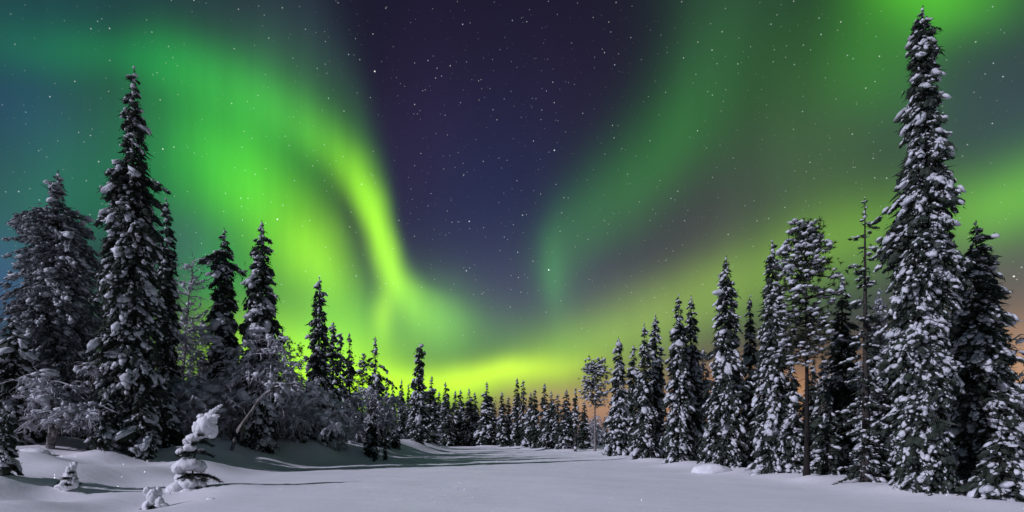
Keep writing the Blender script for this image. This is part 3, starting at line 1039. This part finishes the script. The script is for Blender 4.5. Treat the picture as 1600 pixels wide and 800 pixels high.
plant('pine_tree', 'pine with thin pale bare stem and snowy crown at the right end of the treeline', 'tree',
      pine(45, height_to(930, 56, 562), 0.50, 1.45, cell=0.23, snow=0.6, tufts=90, r0=0.13, stem='birch_bark',
           profile=[(0, 0.7), (0.2, 1.0), (0.6, 0.8), (0.85, 0.65), (1.0, 0.4)]), at(930, 56))
put_spruce(53, 1374, 23.5, 452, [(0, 44), (0.3, 42), (0.6, 30), (0.85, 16), (1, 4)], 'dim frost-grey spruce filling the gap behind the thin sparse spruce', cell=0.21, snow=0.5, needle='rimed', rough=0.3, fine=False)
# right edge, low
put_spruce(46, 1562, 15.0, 668, [(0, 56), (0.2, 60), (0.45, 46), (0.7, 26), (1, 6)], 'low bushy young spruce caked in snow at the lower right corner', cell=0.16, snow=0.78, droop=0.6, rough=0.3)
put_spruce(47, 1600, 20, 590, [(0, 45), (0.3, 44), (0.6, 30), (0.85, 15), (1, 4)], 'spruce cut off by the right edge behind the young spruce', cell=0.2, snow=0.75)
put_spruce(49, 1400, 20.5, 520, [(0, 40), (0.3, 38), (0.6, 26), (1, 4)], 'shorter snowy spruce in shade at the left foot of the giant', cell=0.19, snow=0.6)
put_spruce(50, 1288, 23.5, 560, [(0, 26), (0.3, 26), (0.6, 18), (1, 4)], 'small spruce standing just right of the tall pine stem', cell=0.2, snow=0.55)
put_spruce(51, 1098, 36, 545, [(0, 24), (0.4, 22), (0.8, 11), (1, 4)], 'short dim spruce behind the gap right of the twin spruces', cell=0.26, snow=0.5, needle='rimed')
put_spruce(52, 1236, 24.0, 545, [(0, 26), (0.4, 24), (0.8, 12), (1, 4)], 'small snowy spruce at the left foot of the tall right-bank pine', cell=0.2, snow=0.8)

# ------------------------------------------------------------------ birches bowed under frost on the left bank
def put_birch(seed, u, Y, label, stems, name='birch_tree', **kw):
    x, y, z = at(u, Y)
    return plant(name, label, 'tree', birch(seed, stems, **kw), (x, y, z - 0.05))


def sight(u0, Y, pts):
    """stem points sighted at Y metres, from the foot at u0"""
    x0, _, z0 = at(u0, Y)
    return [((u - 800) / 800.0 * Y - x0, dy, EYE + (680 - v) / 800.0 * Y - z0 + 0.05) for u, v, dy in pts]


put_birch(61, 362, 29.5, 'birch bent right over in a long arch above the bank', [
    (sight(362, 29.5, [(362, 705, 0), (372, 675, 0), (390, 640, 0), (415, 610, .1), (455, 594, .2), (492, 606, .3), (518, 640, .4), (526, 668, .4)]), 0.11)],
    n1=26, n2=10, n3=2, l1=1.15, droop=1.25, load=0.75, start=0.35)
put_birch(62, 378, 31, 'dome-headed drooping birch with thick snow on its crown', [
    (sight(378, 31, [(378, 702, 0), (380, 640, 0), (378, 590, 0), (388, 545, 0), (408, 522, 0), (428, 530, .2), (440, 560, .3)]), 0.09),
    (sight(378, 31, [(378, 702, 0), (386, 640, .2), (400, 590, .5), (416, 560, .6), (440, 575, .6)]), 0.07)],
    n1=30, n2=11, n3=2, l1=1.5, droop=1.35, load=0.85, start=0.4, cap=[(((405 - 378) / 800 * 31, 0, height_to(405, 31, 524)), (0.45, 0.4, 0.2))])
put_birch(63, 358, 31, 'slim upright birch with a lump of snow caught in its top', [
    (sight(358, 31, [(357, 702, 0), (356, 640, 0), (350, 580, .1), (340, 530, .1), (326, 520, .2)]), 0.06),
    (sight(358, 31, [(357, 702, 0), (362, 650, .2), (370, 600, .3), (372, 560, .3)]), 0.05)],
    n1=24, n2=10, n3=2, l1=1.2, droop=1.2, load=0.6, start=0.35, cap=[(((333 - 358) / 800 * 31, 0, height_to(333, 31, 526)), (0.5, 0.4, 0.22))])
put_birch(64, 430, 33, 'low rounded frosty birch under the long arch', [
    (sight(430, 33, [(430, 690, 0), (428, 640, 0), (420, 600, 0), (405, 585, .1), (385, 600, .1)]), 0.07),
    (sight(430, 33, [(430, 690, 0), (440, 640, .3), (456, 610, .3), (474, 625, .3)]), 0.06)],
    n1=34, n2=11, n3=2, l1=1.4, droop=1.2, load=0.6, start=0.3)
put_birch(65, 470, 35, 'thicket birch full of frosty twigs left of the left-bank spire', [
    (sight(470, 35, [(470, 690, 0), (466, 640, 0), (460, 600, 0), (448, 580, .1)]), 0.07),
    (sight(470, 35, [(470, 690, 0), (480, 640, .3), (490, 615, .3)]), 0.05)],
    n1=34, n2=11, n3=2, l1=1.3, droop=1.1, load=0.45, start=0.25)
put_birch(66, 600, 46, 'drooping frost-white birch dome left of the lone far spruce', [
    (sight(600, 46, [(600, 692, 0), (598, 650, 0), (590, 615, 0), (578, 603, .1), (566, 620, .1)]), 0.08),
    (sight(600, 46, [(600, 692, 0), (606, 640, .2), (612, 618, .3), (622, 630, .3)]), 0.06)],
    n1=34, n2=10, n3=2, l1=1.5, droop=1.3, load=0.7, start=0.3)
put_birch(67, 560, 44, 'low frosty birch thicket right of the thin crooked-tip spruce', [
    (sight(560, 44, [(560, 692, 0), (558, 650, 0), (552, 620, .1), (540, 615, .1)]), 0.07)],
    n1=34, n2=10, n3=2, l1=1.4, droop=1.0, load=0.4, start=0.2)
put_birch(68, 282, 33, 'almost bare dark birch rising between the slim spruce and long-boughed spruce', [
    (sight(282, 33, [(282, 696, 0), (284, 600, 0), (292, 500, 0), (298, 440, 0), (300, 412, 0)]), 0.10)],
    n1=90, n2=9, n3=2, l1=1.7, droop=0.5, load=0.2, frost=0.6, start=0.15)
put_birch(69, 78, 23.5, 'fork-trunked twisted birch under the broad ragged spruce', [
    (sight(78, 23.5, [(78, 700, 0), (82, 678, 0), (80, 650, 0), (74, 610, .1), (66, 585, .1)]), 0.17),
    (sight(78, 23.5, [(82, 690, 0), (92, 664, -.1), (106, 650, -.2), (128, 640, -.2), (150, 650, -.2)]), 0.12)],
    n1=40, n2=10, n3=2, l1=1.2, droop=0.95, load=0.35, start=0.35, cap=[((0.3, -0.3, height_to(92, 23.5, 587)), (0.35, 0.3, 0.14))])
put_birch(70, 310, 34, 'frosted birch scrub behind the snow-headed sapling', [
    (sight(310, 34, [(310, 692, 0), (312, 640, 0), (308, 560, 0), (298, 500, .1)]), 0.07),
    (sight(310, 34, [(310, 692, 0), (318, 640, .2), (324, 560, .2)]), 0.06)],
    n1=52, n2=11, n3=2, l1=1.5, droop=0.9, load=0.35, start=0.2)
put_birch(71, 245, 32, 'frosted birch scrub filling the gap right of the tallest left-bank spruce', [
    (sight(245, 32, [(245, 692, 0), (248, 640, 0), (262, 570, 0), (274, 520, .1)]), 0.07)],
    n1=46, n2=11, n3=2, l1=1.6, droop=0.9, load=0.3, start=0.2)
put_birch(72, 138, 24.6, 'grey twiggy birch between the broad ragged spruce and tallest left spruce', [
    (sight(138, 24.6, [(138, 705, 0), (139, 650, 0), (143, 600, 0), (148, 565, .1)]), 0.06)],
    n1=30, n2=10, n3=2, l1=1.0, droop=0.9, load=0.4, start=0.25)
put_birch(73, 1575, 19.5, 'rimed bare-branched birch poking out at the right edge', [
    (sight(1575, 19.5, [(1575, 770, 0), (1560, 660, -.3), (1545, 560, -.5), (1530, 500, -.6)]), 0.07),
    (sight(1575, 19.5, [(1575, 770, 0), (1575, 680, -.5), (1560, 600, -.8)]), 0.06)],
    n1=26, n2=8, n3=2, l1=1.0, droop=0.25, load=0.4, start=0.3)
# spruces at the left edge and at the feet of the tall ones
put_spruce(81, 22, 24, 496, [(0, 48), (0.3, 46), (0.6, 34), (0.85, 16), (1, 6)], 'heavily loaded spruce at the left edge under the broad ragged spruce', cell=0.24, snow=0.8, droop=0.9, size=1.15)
put_spruce(82, 166, 23.6, 615, [(0, 24), (0.25, 27), (0.6, 17), (1, 5)], 'young snow-lumped spruce hugging the foot of the tallest left spruce', cell=0.20, snow=0.74, droop=0.9, size=1.15)
put_spruce(83, 222, 24.2, 600, [(0, 22), (0.3, 24), (0.7, 14), (1, 4)], 'dark young spruce against the right side of the tallest left spruce', cell=0.20, snow=0.5, droop=0.9)
put_spruce(84, 6, 16.5, 640, [(0, 20), (0.25, 24), (0.6, 18), (0.85, 15), (1, 9)], 'small near spruce with a rounded snow cap, cut by the left edge', cell=0.15, snow=0.78, droop=0.9, size=1.2)
put_spruce(85, 580, 41.5, 652, [(0, 16), (0.4, 14), (1, 3)], 'knee-high dark spruce on the bank below the frost-white birch dome', name='spruce_sapling', cell=0.18, snow=0.4)
put_spruce(86, 602, 41, 688, [(0, 5), (0.5, 4.5), (1, 1.5)], 'tiny dark sapling standing alone on the bank edge', name='spruce_sapling', cell=0.08, snow=0.5)
put_spruce(87, 585, 39, 703, [(0, 4), (0.5, 3.5), (1, 1.5)], 'tiniest dark sapling, left of the other on the bank edge', name='spruce_sapling', cell=0.08, snow=0.5)

# ------------------------------------------------------------------ far treeline
FAR = [spruce(100 + k, 10.0, prof, cell=0.27, snow=sn * 0.85, droop=0.9, rough=0.26, fine=False) for k, (prof, sn) in enumerate([
    ([(0, 1.0), (0.3, 1.1), (0.6, 0.8), (0.85, 0.42), (1, 0.1)], 0.75),
    ([(0, 0.8), (0.3, 0.85), (0.6, 0.62), (0.85, 0.35), (1, 0.1)], 0.55),
    ([(0, 1.2), (0.3, 1.3), (0.55, 1.0), (0.75, 0.55), (0.9, 0.25), (1, 0.1)], 0.7),
    ([(0, 0.7), (0.4, 0.75), (0.7, 0.6), (0.9, 0.4), (1, 0.15)], 0.45),
    ([(0, 0.1), (0.35, 0.35), (0.5, 0.75), (0.7, 0.6), (0.88, 0.3), (1, 0.08)], 0.6),
])]
FARB = [birch(120 + k, [([(0, 0, 0), (0.1, 0, 1.5), (0.2, 0.1, 3.0), (0.0, 0.2, 4.2)], 0.09), ([(0, 0, 0), (-0.3, 0.2, 1.6), (-0.7, 0.3, 3.2)], 0.07)],
              n1=34, n2=9, n3=2, l1=1.5, droop=0.9, load=0.4, start=0.15, frost=0.8) for k in range(2)]
ORD = ['first', 'second', 'third', 'fourth', 'fifth', 'sixth', 'seventh', 'eighth', 'ninth', 'tenth', 'eleventh', 'twelfth', 'thirteenth', 'fourteenth', 'fifteenth',
       'sixteenth', 'seventeenth', 'eighteenth', 'nineteenth', 'twentieth', 'twenty-first', 'twenty-second', 'twenty-third', 'twenty-fourth', 'twenty-fifth', 'twenty-sixth', 'twenty-seventh',
       'twenty-eighth', 'twenty-ninth', 'thirtieth', 'thirty-first', 'thirty-second', 'thirty-third', 'thirty-fourth', 'thirty-fifth', 'thirty-sixth', 'thirty-seventh', 'thirty-eighth']


def put_far(i, u, Y, vtop, half, label, group, rot):
    H = height_to(u, Y, vtop)
    k = (half / 800.0 * Y) / 1.0
    return plant('spruce_tree', label, 'tree', FAR[i], at(u, Y), rot, group, (k, k, H / 10.0), tuple(rngp.normal(0, 0.025, 2)))


rngp = np.random.default_rng(77)
row = [(672, 68, 588, 12, 2), (685, 92, 612, 10, 0), (699, 90, 596, 10, 0), (711, 96, 611, 9, 1), (721, 98, 609, 10, 0), (735, 94, 607, 10, 2), (746, 96, 613, 9, 1), (759, 88, 597, 11, 2),
       (772, 92, 628, 9, 3), (786, 84, 612, 10, 1), (796, 86, 620, 8, 3), (806, 78, 591, 10, 1), (819, 77, 594, 9, 3), (829, 76, 613, 10, 0), (838, 73, 608, 10, 3), (851, 70, 599, 11, 1),
       (861, 69, 611, 10, 2), (873, 67, 616, 10, 3), (885, 64, 608, 12, 0), (899, 61, 607, 9, 4), (913, 68, 628, 11, 1)]
for k, (u, Y, vt, hw, i) in enumerate(row):
    put_far(i, u, Y, vt, hw * 1.35, 'far treeline spruce, %s to the right of the lone club-topped spruce' % ORD[k], 'far treeline right of the lone spruce', rngp.uniform(0, 6.28))
for k, (u, Y, vt, hw, i) in enumerate([(636, 76, 600, 8, 1), (627, 72, 592, 9, 0), (615, 70, 596, 8, 1), (604, 68, 588, 9, 3)]):
    put_far(i, u, Y, vt, hw * 1.1, 'small far spruce, %s to the left of the lone club-topped spruce' % ORD[k], 'far spruces left of the lone spruce', rngp.uniform(0, 6.28))

# ------------------------------------------------------------------ the dim wood behind the front trees
HIDDEN = {0, 1, 2, 3, 4, 5, 6, 7, 8, 9, 10, 11, 12, 13, 14, 15, 16, 17, 18, 19, 20, 21, 22, 23, 24, 25, 26, 27, 28, 29, 31, 32, 33, 34, 35, 36, 37, 38, 39, 40,
          41, 42, 43, 44, 45, 46, 47, 48, 50, 51, 53, 54, 56, 57, 58, 59, 60, 61, 62, 63, 64, 67, 68, 69, 70, 71, 72, 73, 74, 75, 76, 77, 79, 80, 82, 83, 84,
          86, 87, 88, 89, 91, 93, 94, 95, 96, 98, 100, 101, 102, 104, 105, 106, 108, 109, 110, 112, 114, 115, 116, 117, 118, 119, 120, 121, 122, 123, 124, 125,
          126, 127, 128, 129, 130, 132, 133, 134, 137, 140, 142, 144, 146, 147, 148, 149, 150, 151, 152, 153, 155, 156, 157, 158, 159, 160, 161, 162, 163, 165,
          167, 168, 171, 174, 175, 176, 177, 178, 179, 181, 182, 184, 185, 188, 189, 190, 194, 195, 196, 199, 201, 202, 204, 205, 206, 208, 209, 210, 211, 212,
          213, 217, 218, 219, 220, 221, 222, 223, 224, 226, 228, 229, 230, 234, 235, 237}   # spots wholly behind other trees: left empty
FILLED = []


def fill(*a):
    if len(FILLED) in HIDDEN:
        FILLED.append(None)
    else:
        FILLED.append(plant(*a))


sky_u = [0, 120, 160, 250, 320, 440, 540, 640, 760, 880, 950, 1040, 1100, 1190, 1240, 1300, 1400, 1500, 1600]
sky_v = [520, 545, 560, 540, 545, 600, 615, 632, 645, 652, 640, 610, 595, 610, 570, 540, 520, 520, 610]


def wood(n, u0, u1, label, group, depth, avoid=(), spread=45):
    made = 0
    tries = 0
    spots = []
    while made < n and tries < 4000:
        tries += 1
        u = rngp.uniform(u0, u1)
        Y = depth(u)
        x, y, z = at(u, Y)
        if any((x - a) ** 2 + (y - b) ** 2 < 1.1 for a, b in spots) or any(a < u < b for a, b in avoid):
            continue
        vt = float(np.interp(u, sky_u, sky_v)) + rngp.uniform(0, spread)
        H = height_to(u, Y, vt)
        if H < 2.0:
            continue
        spots.append((x, y))
        if rngp.random() < 0.22:
            k = H / 4.8
            fill('birch_tree', label.replace('spruce', 'birch'), 'tree', FARB[int(rngp.integers(0, 2))], (x, y, z), rngp.uniform(0, 6.28), group.replace('spruces', 'birches'), (k * 1.1, k * 1.1, k))
        else:
            i = int(rngp.integers(0, 4))
            k = (0.55 + 0.055 * H) * rngp.uniform(0.85, 1.2)
            fill('spruce_tree', label, 'tree', FAR[i], (x, y, z), rngp.uniform(0, 6.28), group, (k, k, H / 10.0), tuple(rngp.normal(0, 0.03, 2)))
        made += 1


wood(62, -40, 600, 'dim spruce deep in the left wood', 'dim background spruces of the left wood', lambda u: rngp.uniform(36, 62) + max(0, u - 300) * 0.06)
wood(58, 610, 962, 'dim spruce behind the far treeline', 'dim background spruces behind the treeline', lambda u: rngp.uniform(100, 128) - max(0, u - 740) * 0.17, spread=22)
wood(44, 945, 1640, 'dim spruce deep in the right wood', 'dim background spruces of the right wood',
     lambda u: rngp.uniform(1.0, 1.9) * float(np.interp(u, [930, 1000, 1100, 1250, 1400, 1640], [60, 48, 38, 29, 25, 22])), avoid=[(1244, 1256), (1194, 1200)])

# understorey between the front trees of the left bank: shoulder-high to twice that
BUSH = [spruce(140 + k, 4.0, prof, cell=0.26, snow=sn, droop=0.9, rough=0.32, needle=nd, fine=False) for k, (prof, sn, nd) in enumerate([
    ([(0, 0.9), (0.3, 1.0), (0.6, 0.75), (0.85, 0.4), (1, 0.15)], 0.6, 'needles'),
    ([(0, 0.8), (0.35, 0.8), (0.7, 0.6), (1, 0.25)], 0.45, 'rimed')])]
SCRUB = birch(150, [([(0, 0, 0), (0.1, 0, 0.9), (0.5, 0.1, 1.7), (1.0, 0.2, 1.9)], 0.05), ([(0, 0, 0), (-0.3, 0.2, 1.0), (-0.9, 0.3, 1.6)], 0.05),
                    ([(0, 0, 0), (0.0, -0.3, 1.0), (-0.2, -0.8, 1.9)], 0.05)], n1=26, n2=11, n3=2, l1=1.0, droop=0.8, load=0.85, start=0.1)
spots = []
for k in range(74):
    for _ in range(60):
        u = rngp.uniform(-20, 640)
        Y = rngp.uniform(27.5, 37) + max(0, u - 250) * 0.035
        x, y, z = at(u, Y)
        if all((x - a) ** 2 + (y - b) ** 2 > 1.0 for a, b in spots) and left_edge(Y) - x > 2.6:
            break
    spots.append((x, y))
    q = rngp.uniform(0.7, 1.25)
    if k % 3 == 0:
        fill('birch_bush', 'frost-grey birch scrub under the left wood', 'bush', SCRUB, (x, y, z), rngp.uniform(0, 6.28), 'birch scrub under the left wood', (q * 1.2, q * 1.2, q * 1.3))
    else:
        fill('spruce_sapling', 'dim young spruce under the left wood', 'tree', BUSH[k % 2], (x, y, z), rngp.uniform(0, 6.28), 'young spruces under the left wood', (q, q, q))

# say which one: count each background group from the left
groups = {}
for o in FILLED:
    if o is not None:
        groups.setdefault(o['group'], []).append(o)
for members in groups.values():
    members.sort(key=lambda o: o.location.x / o.location.y)
    for k, o in enumerate(members):
        if len(members) > 1 and k < len(ORD):
            o['label'] = o['label'] + ', ' + ORD[k] + ' from the left'
# ------------------------------------------------------------------ foreground saplings and small things
def smooth_blob(name, c, s, seed, parent, material='soft_snow', amp=0.26, freq=1.5, flat=1.0):
    bv, bf = ICO4
    off = np.array([seed * 7.3, seed * 3.1, seed * 1.7])
    d = np.array([noise.noise(Vector((p * freq + off).tolist())) + 0.4 * noise.noise(Vector((p * freq * 2.6 + off).tolist())) for p in bv])
    p = bv * (1 + amp * d)[:, None]
    p[:, 2] = np.where(p[:, 2] < 0, p[:, 2] * flat, p[:, 2])
    g = Geo()
    g.add(p * np.array(s) + np.array(c), bf)
    return obj(name, g.mesh(name, material), parent)


def needle_bough(parent, p, ang, L, seed, droop=0.45, w=0.16):
    rng = np.random.default_rng(seed)
    d = np.array([math.cos(ang), math.sin(ang), 0.0])
    side = np.array([-d[1], d[0], 0.0])
    s = np.linspace(0, 1, 6)
    c = np.array(p) + d * (L * s)[:, None]
    c[:, 2] += L * (0.15 * s - droop * s ** 1.8)
    g = Geo()
    tubes(g, c[None], (0.014 * np.linspace(1, 0.4, 6))[None], 5)
    n = int(420 * L)
    q = rng.uniform(0.15, 1.0, n)
    c0 = np.stack([np.interp(q, s, c[:, k]) for k in range(3)], -1)
    lat = rng.normal(0, 1, n) * w * L * (1.2 - q)
    c0 = c0 + side * lat[:, None]
    c0[:, 2] -= np.abs(lat) * 0.4
    D = d * 0.8 + side * (np.sign(lat) * 0.7)[:, None] + rng.normal(0, 0.35, (n, 3))
    D[:, 2] -= 0.15
    blades(g, c0, D, rng.uniform(0.07, 0.17, n), rng.uniform(0.016, 0.034, n), rng)
    return obj('bough', g.mesh('bough', 'needles', False), parent)


def sapling(u, Y, label, trunk_pts, caps, boughs, r0=0.035, name='spruce_sapling'):
    """caps: (u, v, half-width, half-height, depth shift) as sighted at Y"""
    x, y, z = at(u, Y)
    o = thing(name, label, 'sapling', (x, y, z))
    k = Y / 800.0

    def loc(uu, vv, dy=0.0):
        return ((uu - 800) * k - x, dy, EYE + (680 - vv) * k - z)
    g = Geo()
    c = np.array([loc(*p) for p in trunk_pts])
    c[0, 2] = -0.1
    tubes(g, c[None], (r0 * np.linspace(1, 0.3, len(c)))[None], 8)
    obj('trunk', g.mesh('trunk', 'bark'), o)
    for i, (uu, vv, hw, hh, dy) in enumerate(caps):
        smooth_blob('snow_cap', loc(uu, vv, dy), (hw * k * 0.93, hw * k * 0.84, hh * k * 1.08), u + i * 1.37, o, amp=0.13 if hw > 14 else 0.24)
    for i, (uu, vv, ang, L) in enumerate(boughs):
        needle_bough(o, loc(uu, vv), ang, L, int(u) * 50 + i)
    return o


Y1 = 18.4
sapling(300, Y1, 'snow-headed spruce sapling standing alone in the lower left foreground',
        [(300, 768), (301, 740), (303, 715), (308, 690), (316, 668), (322, 650), (330, 640), (338, 636)],
        [(322, 665, 16, 17, 0.0), (315, 671, 11, 13, -0.1), (331, 672, 9, 12, 0.0), (328, 655, 11, 9, 0), (331, 645, 5, 5, 0), (335, 641, 3.4, 3, 0), (339, 638, 3.2, 2.4, .0), (343, 635, 3, 2, 0), (346, 633, 2.2, 1.5, 0), (317, 651, 7, 4, -.1), (340, 650, 6, 2.6, -0.1),
         (304, 685, 10, 7, -0.1), (296, 690, 5, 5, -0.2), (303, 699, 10, 6, -0.2), (284, 706, 6, 5, -0.1), (295, 700, 6, 5, -0.1), (316, 703, 5, 4, -.1),
         (299, 725, 20, 10, -0.1), (284, 731, 11, 8, -0.15), (312, 729, 11, 9, 0),
         (287, 747, 11, 9, -0.1), (301, 757, 17, 11, -0.15), (317, 757, 9, 8, -0.1), (285, 763, 16, 10, -0.3), (270, 772, 16, 6, -0.3), (305, 768, 15, 6, -.4)],
        [(308, 690, 0.0, 0.55), (308, 690, 2.9, 0.45), (307, 690, -1.3, 0.4), (310, 686, 1.6, 0.5), (305, 706, 0.1, 0.60), (305, 706, 3.0, 0.62), (305, 706, -1.5, 0.5), (306, 702, -0.5, 0.5), (305, 704, 4.0, 0.55),
         (303, 740, 0.0, 0.95), (303, 740, 0.35, 0.7), (302, 740, -1.2, 0.5), (302, 740, 3.3, 0.5), (302, 740, -0.5, 0.75), (302, 740, 4.2, 0.5),
         (302, 756, 0.05, 0.75), (302, 756, -0.7, 0.6), (301, 754, 3.3, 0.45), (312, 674, 0.2, 0.5), (313, 676, -1.0, 0.4)])
Y2 = 16.8
sapling(110, Y2, 'little cone-shaped sapling plastered white, tip nodding right',
        [(108, 762), (109, 745), (111, 732), (116, 725)],
        [(108, 756, 13, 10, 0), (110, 747, 10, 11, 0), (111, 738, 7.5, 10, 0), (114, 730, 5, 8, 0), (118, 725, 3.5, 3, 0), (97, 760, 13, 6, 0.1), (119, 754, 8, 8, -.1), (103, 750, 7, 9, .1)],
        [(110, 744, -0.6, 0.28), (110, 744, -1.4, 0.28), (110, 752, -0.2, 0.32), (110, 752, -1.0, 0.35), (111, 736, -0.8, 0.2), (110, 750, 3.6, 0.3)], r0=0.02)
Y3 = 15.6
sapling(243, Y3, 'sapling bundled in snow at the bottom edge of the picture',
        [(243, 812), (242, 795), (240, 780), (236, 768)],
        [(240, 779, 11, 14, 0), (231, 768, 7, 7, 0), (246, 769, 6, 8, 0.05), (236, 792, 9, 11, -.1), (254, 797, 13, 12, -.05), (243, 808, 20, 14, 0), (251, 785, 7, 8, -.05)],
        [(242, 788, -1.2, 0.35), (242, 786, -0.4, 0.32), (242, 796, -1.7, 0.35), (242, 796, -0.6, 0.4), (242, 790, 3.5, 0.3)], r0=0.025)

# dry stems sticking out of the snow beside the sapling
def stems(u, Y, label, n, seed, hh=0.35):
    rng = np.random.default_rng(seed)
    x, y, z = at(u, Y)
    g = Geo()
    b = np.concatenate([rng.normal(0, 0.18, (n, 2)), np.full((n, 1), -0.05)], 1)
    d = np.concatenate([rng.normal(0, 0.3, (n, 2)), np.ones((n, 1))], 1)
    L = hh * rng.uniform(0.5, 1.3, n)
    s = np.linspace(0, 1, 4)[None, :, None]
    c = b[:, None] + s * (d * L[:, None])[:, None]
    c[..., 0] += 0.12 * s[..., 0] ** 2 * rng.normal(0, 1, n)[:, None]
    tubes(g, c, np.full((n, 4), 0.006) * np.linspace(1, 0.5, 4)[None], 4)
    o = obj('dry_stems', g.mesh('dry_stems', 'rime'), None, (x, y, z))
    o['label'] = label
    o['category'] = 'twigs'
    return o


stems(258, 17.4, 'few dry frosted stems sticking up left of the snow-headed sapling', 7, 1)
stems(70, 22.5, 'dead frosted twigs lying in the snow by the fork-trunked birch', 12, 2, 0.5)


def mound(u, v, Y, hw, hh, label, seed, name='snow_mound'):
    x, y, z = at(u, Y)
    o = smooth_blob(name, (0, 0, 0), (hw / 800 * Y, hw / 800 * Y * 0.55, hh / 800 * Y), seed, None, amp=0.14, freq=1.2, flat=0.5)
    o.location = (x, y, z)
    o['label'] = label
    o['category'] = 'snow mound'
    return o


mound(1113, 735, 26.0, 32, 13, 'long low snow mound at the foot of the right-bank spruces', 3)
mound(329, 783, 15.8, 7, 2.6, 'small lump of snow right of the sapling at the bottom edge', 4, 'snow_lump')
mound(52, 705, 22.3, 24, 9, 'snow heap round the foot of the fork-trunked birch', 6)
mound(585, 692, 44, 10, 5, 'small snow heap under the frost-white birch dome', 8)
